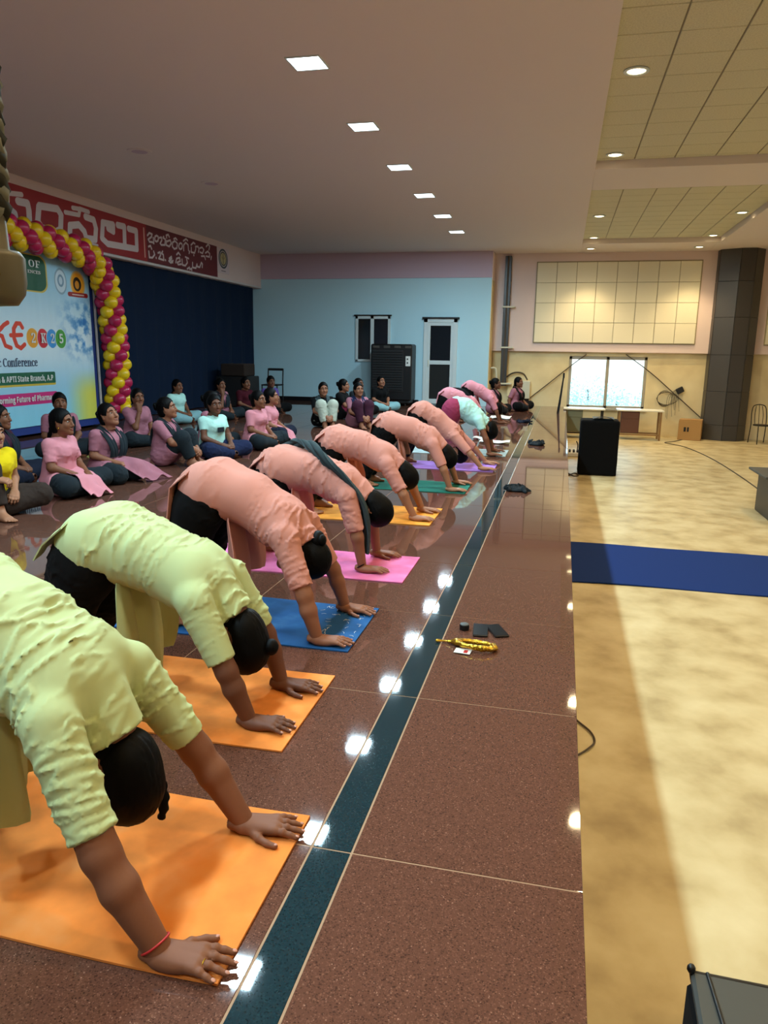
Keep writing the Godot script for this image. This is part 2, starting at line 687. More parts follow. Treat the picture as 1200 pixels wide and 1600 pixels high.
func make_prototypes() -> void:
	# head: x forward, y crown, z to its right; the origin lies between the ears
	var f := Fld.new(Vector3(-0.13, -0.15, -0.11), Vector3(0.15, 0.15, 0.11), 0.005)
	f.ell(Vector3(-0.012, 0.022, 0), Basis.IDENTITY, Vector3(0.096, 0.102, 0.076), 0.02)
	f.ell(Vector3(0.028, -0.03, 0), Basis.IDENTITY, Vector3(0.062, 0.075, 0.062), 0.03)
	f.cap(Vector3(0.02, -0.05, 0.03), Vector3(0.07, -0.092, 0.008), 0.036, 0.020, 0.03)
	f.cap(Vector3(0.02, -0.05, -0.03), Vector3(0.07, -0.092, -0.008), 0.036, 0.020, 0.03)
	for s in [-1.0, 1.0]:
		f.ell(Vector3(0.066, -0.025, 0.036 * s), Basis.IDENTITY, Vector3(0.022, 0.024, 0.022), 0.02)
		f.cap(Vector3(0.083, 0.033, 0.012 * s), Vector3(0.068, 0.032, 0.05 * s), 0.012, 0.010, 0.014)
		f.ell(Vector3(0.103, 0.010, 0.032 * s), Basis.IDENTITY, Vector3(0.022, 0.011, 0.017), 0.01, true)
		f.cap(Vector3(0.100, -0.034, 0.008 * s), Vector3(0.096, -0.035, 0.013 * s), 0.008, 0.007, 0.01)
		f.cap(Vector3(-0.004, 0.018, 0.077 * s), Vector3(0.002, -0.026, 0.075 * s), 0.015, 0.010, 0.006, 1.8, Vector3(0.3, 0, 0.95))
	f.cap(Vector3(0.086, 0.024, 0), Vector3(0.108, -0.026, 0), 0.009, 0.012, 0.012)
	f.cap(Vector3(0.090, -0.056, -0.014), Vector3(0.090, -0.056, 0.014), 0.008, 0.008, 0.008)
	f.cap(Vector3(0.088, -0.068, -0.011), Vector3(0.088, -0.068, 0.011), 0.008, 0.008, 0.006)
	f.cap(Vector3(-0.012, -0.05, 0), Vector3(-0.03, -0.135, 0), 0.052, 0.050, 0.03)
	PRO.head = Arr.new()
	f.mesh(PRO.head)
	var lp := Arr.new()
	for s in [-1.0, 1.0]:
		var e := Arr.new()
		var ir := Arr.new()
		var br := Arr.new()
		e.ball(Vector3(0.0775, 0.010, 0.031 * s), Vector3(0.0120, 0.0070, 0.0135), 10)
		ir.ball(Vector3(0.0885, 0.010, 0.0315 * s), Vector3(0.0032, 0.0065, 0.0065), 8)
		br.tube([Vector3(0.0965, 0.032, 0.012 * s), Vector3(0.0945, 0.038, 0.028 * s), Vector3(0.080, 0.033, 0.049 * s)], [0.0035, 0.004, 0.002], 6)
		var sd := "r" if s > 0.0 else "l"
		PRO["eye_" + sd] = e
		PRO["iris_" + sd] = ir
		PRO["brow_" + sd] = br
	lp.tube([Vector3(0.087, -0.061, -0.024), Vector3(0.0975, -0.058, -0.008), Vector3(0.0975, -0.058, 0.008), Vector3(0.087, -0.061, 0.024)], [0.002, 0.0048, 0.0048, 0.002], 6)
	lp.tube([Vector3(0.087, -0.063, -0.020), Vector3(0.0955, -0.068, -0.007), Vector3(0.0955, -0.068, 0.007), Vector3(0.087, -0.063, 0.020)], [0.002, 0.0055, 0.0055, 0.002], 6)
	PRO.lips = lp
	# hair cap with the face left open
	f = Fld.new(Vector3(-0.16, -0.16, -0.12), Vector3(0.13, 0.16, 0.12), 0.006)
	f.ell(Vector3(-0.016, 0.028, 0), Basis.IDENTITY, Vector3(0.106, 0.112, 0.087), 0.02)
	f.ell(Vector3(-0.05, -0.045, 0), Basis.IDENTITY, Vector3(0.062, 0.07, 0.07), 0.04)
	f.ell(Vector3(0.085, -0.025, 0), Basis.IDENTITY, Vector3(0.085, 0.104, 0.075), 0.01, true)
	f.cap(Vector3(0.01, -0.03, -0.2), Vector3(0.01, -0.03, 0.2), 0.034, 0.034, 0.01, 1.0, Vector3.ZERO, 0, true)
	f.crease(Vector3(0, 0, 1), 60.0, 9.0, 0.003, noise(4, 1.0, 2))
	PRO.hair = Arr.new()
	f.mesh(PRO.hair)
	# short hair
	f = Fld.new(Vector3(-0.16, -0.16, -0.12), Vector3(0.13, 0.16, 0.12), 0.006)
	f.ell(Vector3(-0.014, 0.034, 0), Basis.IDENTITY, Vector3(0.107, 0.110, 0.086), 0.02)
	f.ell(Vector3(0.085, -0.03, 0), Basis.IDENTITY, Vector3(0.08, 0.095, 0.09), 0.01, true)
	f.ell(Vector3(-0.01, -0.12, 0), Basis.IDENTITY, Vector3(0.14, 0.085, 0.12), 0.01, true)
	f.crease(Vector3(0, 0, 1), 90.0, 60.0, 0.005, noise(6, 1.0, 2))
	PRO.short_hair = Arr.new()
	f.mesh(PRO.short_hair)
	PRO.hand = hand(false, 0.0038)
	PRO.hand_far = hand(false, 0.0065)
	PRO.hand_curl = hand(true, 0.006)
	PRO.nails = nails()
	# foot: x to the toes, the ankle at the origin, the sole at y -0.075
	f = Fld.new(Vector3(-0.10, -0.10, -0.07), Vector3(0.20, 0.06, 0.07), 0.006)
	f.cap(Vector3(0, 0.03, 0), Vector3(-0.01, -0.02, 0), 0.036, 0.036, 0.03)
	f.ell(Vector3(-0.025, -0.045, 0), Basis.IDENTITY, Vector3(0.042, 0.032, 0.032), 0.03)
	f.cap(Vector3(0.01, -0.02, 0), Vector3(0.11, -0.055, 0), 0.034, 0.022, 0.04)
	f.cap(Vector3(0.0, -0.055, 0.01), Vector3(0.11, -0.058, 0.024), 0.022, 0.018, 0.03)
	f.cap(Vector3(0.05, -0.055, -0.015), Vector3(0.115, -0.058, -0.022), 0.024, 0.019, 0.03)
	for t in 5:
		var z := -0.031 + t * 0.0155
		var x: float = 0.172 - t * t * 0.0024
		f.cap(Vector3(0.115, -0.058, z * 0.9), Vector3(x, -0.064, z), 0.013, 0.011 - t * 0.0009, 0.004)
	PRO.foot = Arr.new()
	f.mesh(PRO.foot)

# right hand: x to the fingers, y the back of the hand, thumb towards -z, the wrist at the origin 0.02 above the palm
func hand_bones(curl: bool) -> Array:
	var out := []
	var zz := [-0.030, -0.010, 0.011, 0.030]
	var ln := [0.070, 0.079, 0.073, 0.057]
	var an := [-0.15, -0.03, 0.10, 0.27]
	for q in 4:
		var a := Vector3(0.088 - absf(q - 1.2) * 0.004, 0.004, zz[q])
		var dr := Vector3(cos(an[q]), 0, sin(an[q])) if not curl else Vector3(1, 0, zz[q] * 1.5).normalized()
		var bend := [0.10, 0.16, 0.10] if not curl else [0.45, 0.9, 0.7]
		var tilt := 0.06 if not curl else 0.0
		var r := 0.0098 - q * 0.0004
		var seg := [0.42, 0.31, 0.27]
		var pts := [a]
		for t in 3:
			tilt -= bend[t]
			a += (dr * cos(tilt) + Vector3.UP * sin(tilt)) * ln[q] * seg[t]
			if not curl:
				a.y = maxf(a.y, -0.0195 + r * 0.9)
			pts.append(a)
		out.append([pts, r])
	var th := [Vector3(0.018, -0.004, -0.022), Vector3(0.048, -0.008, -0.050), Vector3(0.075, -0.010, -0.068), Vector3(0.098, -0.011, -0.076)]
	if curl:
		th = [Vector3(0.018, -0.006, -0.022), Vector3(0.048, -0.016, -0.040), Vector3(0.078, -0.024, -0.040), Vector3(0.098, -0.030, -0.032)]
	out.append([th, 0.0115])
	return out

func hand(curl: bool, cell: float) -> Arr:
	var f := Fld.new(Vector3(-0.05, -0.09 if curl else -0.04, -0.10), Vector3(0.19, 0.05, 0.075), cell)
	f.cap(Vector3(-0.03, 0.004, 0), Vector3(0.01, 0.0, 0), 0.0255, 0.0255, 0.02, 1.25, Vector3.UP)
	for z in [-0.028, -0.010, 0.010, 0.027]:
		f.cap(Vector3(0.0, 0.0, z * 0.55), Vector3(0.088, 0.003, z), 0.019, 0.0125, 0.016)
	f.ell(Vector3(0.035, -0.006, 0.018), Basis.IDENTITY, Vector3(0.036, 0.013, 0.017), 0.015)
	for e in hand_bones(curl):
		var p: Array = e[0]
		var r: float = e[1]
		for t in 3:
			f.cap(p[t], p[t + 1], r * (1.0 - t * 0.09), r * (0.92 - t * 0.09), 0.005 if t else 0.009)
		f.ell(p[1] + Vector3(0, r * 0.12, 0), Basis.IDENTITY, Vector3(r, r, r) * 1.04, 0.004)
	if not curl:
		f.cut(Vector3(0, -0.0195, 0), Vector3.UP)
	var a := Arr.new()
	f.mesh(a)
	return a

func nails() -> Array:
	var out := []
	for e in hand_bones(false):
		var p: Array = e[0]
		var dr: Vector3 = (p[3] - p[2]).normalized()
		var z := dr.cross(Vector3.UP).normalized()
		var b := Basis(dr, z.cross(dr), z)
		var a := Arr.new()
		a.ball(p[3] + dr * 0.002 + b.y * 0.0062, Vector3(0.0065, 0.0022, 0.0052), 8, b)
		out.append(a)
	return out

func frame(x: Vector3, y: Vector3) -> Basis:
	x = x.normalized()
	y = (y - x * y.dot(x)).normalized()
	return Basis(x, y, x.cross(y))

# One person: J holds the joints, C the clothes. Runs in a worker thread; returns [name, geometry, material, place] rows.
func human(J: Dictionary) -> Array:
	var out := []
	var cell: float = J.cell
	var lat: Vector3 = (J.sh[1] - J.sh[0]).normalized()
	var lo := Vector3(9, 9, 9)
	var hi := -lo
	for p in [J.pel, J.wai, J.che, J.nck, J.sh[0], J.sh[1], J.el[0], J.el[1], J.wr[0], J.wr[1], J.hip[0], J.hip[1], J.kn[0], J.kn[1], J.an[0], J.an[1]]:
		lo = lo.min(p)
		hi = hi.max(p)
	var g := Vector3.ONE * 0.2
	var hb := frame(J.face, J.crown)
	# --- skin
	var f := Fld.new(lo - g, hi + g, cell)
	f.cap(J.nck, J.head - hb.y * 0.07 - hb.x * 0.02, 0.050, 0.047, 0.03)
	f.cap(J.che, J.nck, 0.085, 0.052, 0.04)
	f.cap(J.pel, J.wai, 0.10, 0.088, 0.05)
	f.cap(J.wai, J.che, 0.088, 0.095, 0.05)
	var skin_arr := Arr.new()
	for s in 2:
		f.cap(J.che, J.sh[s], 0.06, 0.046, 0.04)
		f.cap(J.pel, J.hip[s], 0.09, 0.085, 0.04)
		f.cap(J.hip[s], J.kn[s], 0.075, 0.052, 0.03)
		f.cap(J.kn[s], J.an[s], 0.050, 0.034, 0.03)
		if not J.has("fine"):
			f.cap(J.sh[s], J.el[s], 0.046, 0.038, 0.03)
			f.cap(J.el[s], J.wr[s], 0.039, 0.026, 0.02)
		else:
			var a: Vector3 = J.sh[s].min(J.el[s]).min(J.wr[s]) - Vector3.ONE * 0.08
			var b: Vector3 = J.sh[s].max(J.el[s]).max(J.wr[s]) + Vector3.ONE * 0.08
			var fa := Fld.new(a, b, 0.006)
			var ak: float = J.get("arm", 1.0)
			fa.cap(J.sh[s], J.el[s], 0.047 * ak, 0.040 * ak, 0.02)
			var mid: Vector3 = J.el[s].lerp(J.wr[s], 0.33) + lat * (0.004 if s == 1 else -0.004)
			fa.cap(J.el[s], mid, 0.0375 * ak, 0.0385 * ak, 0.015)
			fa.cap(mid, J.wr[s], 0.0385 * ak, 0.0265 * ak, 0.015)
			fa.mesh(skin_arr)
	f.mesh(skin_arr)
	skin_arr.add(PRO.head, Transform3D(hb, J.head))
	for s in 2:
		var hp: Arr = PRO.hand if J.has("fine") else (PRO.hand_curl if J.curl[s] else PRO.hand_far)
		var hbas := frame(J.hx[s], J.hy[s])
		skin_arr.add(hp, Transform3D(hbas.scaled_local(Vector3.ONE * J.get("hsc", 1.0)), J.wr[s]), s == 0)
		if J.has("fine"):
			for nl in PRO.nails:
				var na := Arr.new()
				na.add(nl, Transform3D(hbas.scaled_local(Vector3.ONE * J.get("hsc", 1.0)), J.wr[s]), s == 0)
				out.append(["fingernail", na, "nail"])
		var fd: Vector3 = J.toe[s]
		skin_arr.add(PRO.foot, Transform3D(frame(fd, J.get("footup", [Vector3.UP, Vector3.UP])[s]), J.an[s]), s == 0)
	out.push_front(["body", skin_arr, J.skin])
	# --- trousers
	var P: Dictionary = J.pants
	f = Fld.new(lo - g, hi + g, cell)
	for s in 2:
		var off: Vector3 = lat * (0.065 if s == 1 else -0.065)
		f.cap(J.pel + off - Vector3(0, P.get("drop", 0.0), 0), J.hip[s] + (J.kn[s] - J.hip[s]) * 0.15, P.get("hipr", 0.128), P.r[0], 0.05)
		f.cap(J.hip[s], J.kn[s], P.r[0], P.r[1], 0.04)
		f.cap(J.kn[s], J.kn[s].lerp(J.an[s], P.len), P.r[1], P.r[2], 0.03, 1.0, Vector3.ZERO, 2)
	f.crease(Vector3(0.35, 0.35, 0.2).normalized(), 20.0, 6.0, P.get("amp", 0.008), noise(J.seed + 3, 1.0, 2))
	if J.floor:
		f.cut(Vector3(0, 0.004, 0), Vector3.UP)
	var pa := Arr.new()
	f.mesh(pa)
	out.append(["trousers", pa, P.mat])
	# --- kurta or shirt
	var T: Dictionary = J.top
	f = Fld.new(lo - g, hi + g, T.get("cell", cell))
	var tr: Array = T.r
	for s in 2:
		var sg := 1.0 if s == 1 else -1.0
		f.cap(J.pel + lat * sg * 0.072, J.wai + lat * sg * 0.055, tr[0], tr[1], 0.05, 1.0, Vector3.ZERO, 0)
		f.cap(J.wai + lat * sg * 0.055, J.che + lat * sg * 0.060, tr[1], tr[2], 0.05)
		f.cap(J.che + lat * sg * 0.05, J.sh[s], tr[2] * 0.9, 0.058, 0.05)
		f.cap(J.sh[s], J.sh[s].lerp(J.el[s], T.sleeve), 0.068, T.get("cuff", 0.058), 0.025, 1.0, Vector3.ZERO, 2)
		if T.has("bust"):
			f.ell(J.che + T.bust + lat * sg * 0.062, Basis.IDENTITY, Vector3.ONE * 0.066, 0.04)
		if T.has("lap"):
			f.cap(J.hip[s], J.hip[s].lerp(J.kn[s], T.lap), P.r[0] + 0.016, P.r[0] + 0.008, 0.04, 1.0, Vector3.ZERO, 2)
	f.cap(J.che.lerp(J.nck, 0.4), J.nck.lerp(J.head, T.get("collar", 0.06)), maxf(0.085, T.get("collar_r", 0.0) + 0.015), T.get("collar_r", 0.064), 0.03, 1.0, Vector3.ZERO, 2)
	var arms := []
	for s in 2:
		arms.append([J.sh[s], J.sh[s].lerp(J.el[s], T.sleeve)])
	var fold := noise(J.seed, 1.0, 2)
	f.crease((J.che - J.pel).normalized(), T.get("along", 24.0), T.get("across", 7.0), T.get("amp", 0.009), fold, arms, -2)
	for s in 2:
		f.crease((J.el[s] - J.sh[s] + lat * 0.05).normalized(), T.get("along", 24.0) * 1.5, T.get("across", 7.0) * 1.2, T.get("amp", 0.009) * 0.75, fold, arms, s)
	for c in T.get("cuts", []):
		f.cut(c[0], c[1], c[2], c[3])
	if J.floor:
		f.cut(Vector3(0, 0.006, 0), Vector3.UP)
	var ta := Arr.new()
	f.mesh(ta)
	out.append([T.get("name", "kurta"), ta, T.mat])
	# --- hair
	var hxf := Transform3D(hb, J.head)
	var ha := Arr.new()
	ha.add(PRO.short_hair if J.hair == "short" else PRO.hair, hxf)
	if J.hair == "bun":
		ha.ball(hxf * Vector3(-0.118, 0.035, 0), Vector3(0.036, 0.046, 0.046), 16)
		ha.ball(hxf * Vector3(-0.128, 0.055, 0.012), Vector3(0.025, 0.03, 0.03), 12)
	if J.get("nape", false):
		var na := Arr.new()
		na.ball(J.head.lerp(J.nck, 0.42) + hb.x * -0.012, Vector3(0.066, 0.075, 0.064), 18, hb)
		ha.add(na, Transform3D())
	out.append(["hair", ha, "hair"])
	if J.hair == "small_bun":
		var b := Arr.new()
		b.ball(hxf * Vector3(-0.125, 0.055, 0.0), Vector3(0.028, 0.032, 0.03), 14)
		out.append(["hair_bun", b, "hair"])
	if J.has("braid"):
		var b := Arr.new()
		var pts := smooth_path(J.braid, 6)
		var rr := []
		for q in pts.size():
			var t := float(q) / (pts.size() - 1)
			rr.append((J.get("braid_r", 0.021)) * (1.0 - 0.55 * t) * (1.0 + 0.22 * sin(q * 1.9)))
		b.tube(pts, rr, 8)
		out.append(["braid", b, "hair"])
	if J.get("face_parts", true):
		for e in [["eye_white", "eye_l", "eye_white"], ["eye_white", "eye_r", "eye_white"], ["iris", "iris_l", "iris"], ["iris", "iris_r", "iris"], ["eyebrow", "brow_l", "hair"], ["eyebrow", "brow_r", "hair"], ["lips", "lips", "lips"]]:
			out.append([e[0], e[1], e[2], hxf])
	if J.has("thread"):
		var th := Arr.new()
		var ax: Vector3 = J.wr[1] - J.el[1]
		ring(th, J.wr[1] - ax * 0.10, ax + Vector3(0, 0.03, 0.02), 0.0335, 0.0028)
		out.append(["wrist_thread", th, "red"])
		var rg := Arr.new()
		var bn: Array = hand_bones(false)[2][0]
		var hx := Transform3D(frame(J.hx[1], J.hy[1]), J.wr[1])
		var rp: Vector3 = bn[0].lerp(bn[1], 0.62)
		ring(rg, hx * rp, hx.basis * (bn[1] - bn[0]), 0.0098, 0.0016)
		out.append(["finger_ring", rg, "gold"])
	for e in J.get("extra", []):
		var a := Arr.new()
		(e[1] as Callable).call(a)
		out.append([e[0], a, e[2]])
	return out

var jobs := []
var done := []

func work(q: int) -> void:
	done[q] = human(jobs[q].J)

func build_people() -> void:
	done.resize(jobs.size())
	var id := WorkerThreadPool.add_group_task(work, jobs.size())
	WorkerThreadPool.wait_for_group_task_completion(id)
	var shared := {}
	for k in ["eye_l", "eye_r", "iris_l", "iris_r", "brow_l", "brow_r", "lips"]:
		shared[k] = PRO[k].mesh()
	for q in jobs.size():
		var b: Dictionary = jobs[q]
		var o := base("person", b.at, b.get("turn", 0.0))
		tag(o, b.label, "person", b.group)
		for e in done[q]:
			if e.size() > 3:
				put(e[0], shared[e[1]], M[e[2]], o, e[3])
			else:
				put(e[0], e[1], M[e[2]], o)
	done.clear()

# a woman folded forward with straight arms, palms on the mat; x forward, +z her right
func bent(p: Dictionary) -> Dictionary:
	var hy: float = p.get("hy", 0.63)
	var sx: float = p.get("sx", 0.43)
	var sy: float = p.get("sy", 0.48)
	var hd: Vector3 = p.get("head", Vector3(0.53, 0.28, 0))
	var sw: float = p.get("sw", 0.155)
	var pel := Vector3(0, hy, 0)
	var che := Vector3(sx - 0.08, sy + 0.045, 0)
	var wai := pel.lerp(che, 0.5) + Vector3(0, p.get("arch", 0.035), 0)
	var wr: Vector3 = p.get("wr", Vector3(0.60, 0.034, 0))
	var wz: Array = p.get("wz", [-0.165, 0.16])
	var J := {
		"cell": p.get("cell", 0.014), "seed": p.seed, "floor": false, "skin": p.get("skin", "skin_a"), "curl": [false, false], "face_parts": false, "nape": true,
		"pel": pel, "wai": wai, "che": che, "nck": Vector3(sx, sy, 0).lerp(hd, 0.40) + Vector3(0.01, 0.02, 0), "head": hd,
		"crown": p.get("crown", Vector3(0.28, -0.96, 0)), "face": p.get("face", Vector3(-0.95, -0.3, 0)), "hair": p.get("hair", "bun"),
		"sh": [Vector3(sx, sy, -sw), Vector3(sx, sy, sw)], "el": [], "wr": [],
		"hip": [Vector3(-0.02, hy - 0.03, -0.09), Vector3(-0.02, hy - 0.03, 0.09)],
		"kn": [Vector3(p.get("kx", -0.13), 0.36, -0.12), Vector3(p.get("kx", -0.13), 0.36, 0.12)],
		"an": [Vector3(p.get("ax", -0.26), 0.085, -0.14), Vector3(p.get("ax", -0.26), 0.085, 0.14)],
		"toe": [Vector3(1, 0, -0.12), Vector3(1, 0, 0.12)], "hx": [Vector3(1, -0.02, -0.08), Vector3(1, -0.02, -0.02)], "hy": [Vector3.UP, Vector3.UP], "hsc": p.get("hsc", 1.0),
		"pants": {"mat": p.get("pants", "black"), "r": p.get("pr", [0.125, 0.105, 0.085]), "len": 0.92, "amp": 0.010, "hipr": 0.122, "drop": 0.02},
		"top": {"mat": p.get("top", "peach"), "collar": 0.38, "collar_r": 0.096, "r": p.get("tr", [0.150, 0.108, 0.114]), "sleeve": p.get("sleeve", 0.86), "cuff": 0.055, "cell": p.get("tcell", p.get("cell", 0.014)), "amp": p.get("amp", 0.013), "along": 17.0, "across": 4.0},
	}
	for s in 2:
		var w := Vector3(wr.x + (p.get("wdx", 0.0) if s == 0 else 0.0), wr.y, wz[s])
		J.wr.append(w)
		var m: Vector3 = J.sh[s].lerp(w, 0.54)
		J.el.append(m + Vector3(p.get("ebend", 0.02), -0.005, (0.025 if s == 1 else -0.025)))
	if p.has("hx"):
		J.hx = p.hx
	if p.has("fine"):
		J.fine = true
	if p.has("thread"):
		J.thread = true
		J.arm = 1.10
	if p.has("braid"):
		J.braid = p.braid
	var ex := []
	if p.get("kurta", true):
		# side slits: the hip part is open below, over the trousers
		var a := Vector3(-0.21, hy + 0.005, 0)
		var b := Vector3(0.09, hy - 0.065, 0)
		var t := (b - a).normalized()
		J.top.cuts = [[a, Vector3(-t.y, t.x, 0), Vector3(0.09, hy, 0), Vector3(1, 0, 0)]]
		var hem: float = p.get("hem", 0.10)
		var px: float = p.get("panel_x", 0.11)
		var hm: String = J.top.mat
		ex.append(["front_panel", func(o: Arr): o.sheet(22, 18, func(u: float, v: float) -> Vector3:
			var z := (u - 0.5) * (0.27 + 0.17 * sqrt(v))
			var fold := (0.034 * sin(u * 14.0 + p.seed + v) + 0.014 * sin(u * 27.0 + v * 3.0)) * (0.2 + v)
			var top := hy - 0.07 - 1.2 * z * z
			return Vector3(px + 0.03 * sin(v * 2.5) + fold + 0.35 * z * z, lerpf(top, hem + 0.09 * (1.0 - u) + 0.015 * sin(u * 9.0 + p.seed), v), z * (1.0 - 0.15 * v * v)), 0.005), hm])
		var tl: float = p.get("tail", 0.14)
		ex.append(["back_panel", func(o: Arr): o.sheet(20, 12, func(u: float, v: float) -> Vector3:
			var z := (u - 0.5) * 0.40
			var c := 1.0 - 3.2 * z * z
			var x: float = lerpf(-0.06, -0.157, minf(v * 2.0, 1.0)) * c - maxf(v - 0.5, 0.0) * p.get("flick", 0.06) + 0.008 * sin(u * 16.0) * v
			var y := hy + lerpf(0.128, 0.06, minf(v * 2.0, 1.0)) - maxf(v - 0.5, 0.0) * 2.0 * tl - 0.8 * z * z
			return Vector3(x, y, z), 0.005), hm])
	for e in p.get("extra", []):
		ex.append(e)
	J.extra = ex
	return J

# someone sitting on the floor; x is the way they face, +z their right
func seated(p: Dictionary) -> Dictionary:
	var pose: String = p.get("pose", "cross")
	var r := RandomNumberGenerator.new()
	r.seed = p.seed
	var lean: float = p.get("lean", 0.03) + r.randf_range(-0.015, 0.015)
	var pel := Vector3(0, 0.125, 0)
	var che := Vector3(lean + 0.01, 0.40, p.get("tilt", 0.0) * 0.6)
	var hd := Vector3(lean + 0.045, 0.655, p.get("tilt", 0.0))
	var J := {
		"cell": p.get("cell", 0.016), "seed": p.seed, "floor": true, "skin": p.get("skin", ["skin_a", "skin_b", "skin_c"][p.seed % 3]), "curl": [true, true],
		"pel": pel, "wai": Vector3(lean * 0.5 - 0.005, 0.255, 0), "che": che, "nck": Vector3(lean, 0.525, che.z), "head": hd,
		"hair": p.get("hair", "bun"), "sh": [], "el": [], "wr": [], "hip": [Vector3(0.02, 0.115, -0.095), Vector3(0.02, 0.115, 0.095)], "kn": [], "an": [], "toe": [], "hx": [], "hy": [], "footup": [],
		"pants": {"mat": p.get("pants", "slate"), "r": [0.105, 0.095, 0.072], "len": 0.9, "amp": 0.010},
		"top": {"mat": p.get("top", "pink"), "name": p.get("tname", "kurta"), "r": [0.128, 0.105, 0.108], "sleeve": p.get("sleeve", 0.80), "cuff": 0.052, "amp": 0.008, "along": 14.0, "across": 5.0, "bust": Vector3(0.055, -0.01, 0)},
	}
	if p.get("man", false):
		J.top.erase("bust")
	var look: float = p.get("look", 0.0)     # to their right when positive
	var up: float = p.get("up", 0.05)
	J.face = Vector3(cos(look), up, sin(look))
	J.crown = Vector3(-up * 0.8, 1, p.get("tilt", 0.0) * 0.8)
	for s in 2:
		var g := 1.0 if s == 1 else -1.0
		J.sh.append(Vector3(lean, 0.465, g * 0.152 + che.z * 0.9))
		match pose:
			"hug", "hug_low":
				J.kn.append(Vector3(0.27, 0.40 if pose == "hug" else 0.33, g * 0.11))
				J.an.append(Vector3(0.36, 0.078, g * 0.07))
				J.toe.append(Vector3(1, 0, g * 0.15))
				J.footup.append(Vector3.UP)
				J.el.append(Vector3(0.19, 0.285, g * 0.20))
				J.wr.append(Vector3(0.385, 0.20, g * 0.045))
				J.hx.append(Vector3(0.5, -0.5, -g * 0.6))
				J.hy.append(Vector3(0.6, 0.5, g * 0.3))
			"side":
				J.kn.append(Vector3(0.34, 0.095, 0.22) if s == 1 else Vector3(0.33, 0.10, -0.06))
				J.an.append(Vector3(0.02, 0.06, 0.34) if s == 1 else Vector3(0.06, 0.07, 0.22))
				J.toe.append(Vector3(-0.8, 0, 0.5))
				J.footup.append(Vector3(0.2, 0.5, 0.8))
				J.el.append(Vector3(0.03, 0.27, g * 0.20))
				J.wr.append(Vector3(0.20, 0.20, 0.10) if s == 1 else Vector3(-0.02, 0.055, -0.25))
				J.hx.append(Vector3(0.9, -0.2, -0.3) if s == 1 else Vector3(0.3, -0.15, -0.9))
				J.hy.append(Vector3.UP)
			_:
				J.kn.append(Vector3(0.27, 0.115 + 0.03 * r.randf(), g * 0.29))
				J.an.append(Vector3(0.30 if s == 1 else 0.22, 0.062, -g * 0.07))
				J.toe.append(Vector3(0.15, -0.06, -g))
				J.footup.append(Vector3(0.9, 0.35, 0))
				J.el.append(Vector3(0.075, 0.265, g * 0.205))
				J.wr.append(Vector3(0.25, 0.185, g * 0.075))
				J.hx.append(Vector3(0.7, -0.25, -g * 0.6))
				J.hy.append(Vector3(0.2, 1, g * 0.2))
	if pose == "cheek":
		var s: int = p.get("cheek", 1)
		var g := 1.0 if s == 1 else -1.0
		J.el[s] = Vector3(0.21, 0.26, g * 0.16)
		J.wr[s] = J.head + Vector3(0.10, -0.17, g * 0.06)
		J.hx[s] = Vector3(-0.15, 1, -g * 0.1)
		J.hy[s] = Vector3(1, 0.1, g * 0.5)
	elif pose == "lean":
		var s: int = p.get("arm", 1)
		var g := 1.0 if s == 1 else -1.0
		J.el[s] = Vector3(-0.02, 0.25, g * 0.24)
		J.wr[s] = Vector3(0.05, 0.035, g * 0.31)
		J.hx[s] = Vector3(0.7, -0.05, g * 0.6)
		J.hy[s] = Vector3.UP
		J.curl[s] = false
	elif pose == "knee_up":
		J.kn[1] = Vector3(0.24, 0.40, 0.13)
		J.an[1] = Vector3(0.32, 0.078, 0.12)
		J.toe[1] = Vector3(1, 0, 0.1)
		J.footup[1] = Vector3.UP
		J.wr[1] = Vector3(0.30, 0.33, 0.12)
		J.el[1] = Vector3(0.09, 0.28, 0.21)
	if p.get("tname", "kurta") == "kurta":
		J.top.lap = 0.5
	var ex := []
	var legs := []
	for s in 2:
		legs.append([J.hip[s], J.kn[s], 0.112])
		legs.append([J.kn[s], J.an[s], 0.100])
	var over := func(q: Vector3) -> float:
		var best := 0.0
		for l in legs:
			var a: Vector3 = l[0]
			var ab: Vector3 = l[1] - a
			var t := clampf(((q.x - a.x) * ab.x + (q.z - a.z) * ab.z) / maxf(ab.x * ab.x + ab.z * ab.z, 1e-5), 0.0, 1.0)
			var c := a + ab * t
			var dd := Vector2(q.x - c.x, q.z - c.z).length_squared()
			var lr: float = l[2]
			if dd < lr * lr:
				best = maxf(best, c.y + sqrt(lr * lr - dd))
		return best
	if p.has("flare"):       # the kurta's skirt spread over the floor ahead
		var fl: Array = p.flare
		ex.append(["kurta_skirt", func(o: Arr): o.sheet(16, 14, func(u: float, v: float) -> Vector3:
			var w := lerpf(0.13, fl[2], v)
			var a := Vector3(0.12, 0.225, 0).lerp(Vector3(fl[0], 0.03, fl[1]), v)
			var hump := 0.05 * sin(minf(v * 1.25, 1.0) * PI)
			var at := Vector3(a.x + (u - 0.5) * w * -fl[3], 0.0, a.z + (u - 0.5) * w * 2.0)
			return Vector3(at.x, maxf(over.call(at) + 0.012, maxf(a.y + hump * (1.0 - absf(u - 0.5)) + 0.022 * sin(u * 11.0 + v * 4.0) * (0.3 + v), 0.008 + 0.014 * (1.0 + sin(u * 11.0 + v * 4.0)))), at.z), 0.005), J.top.mat])
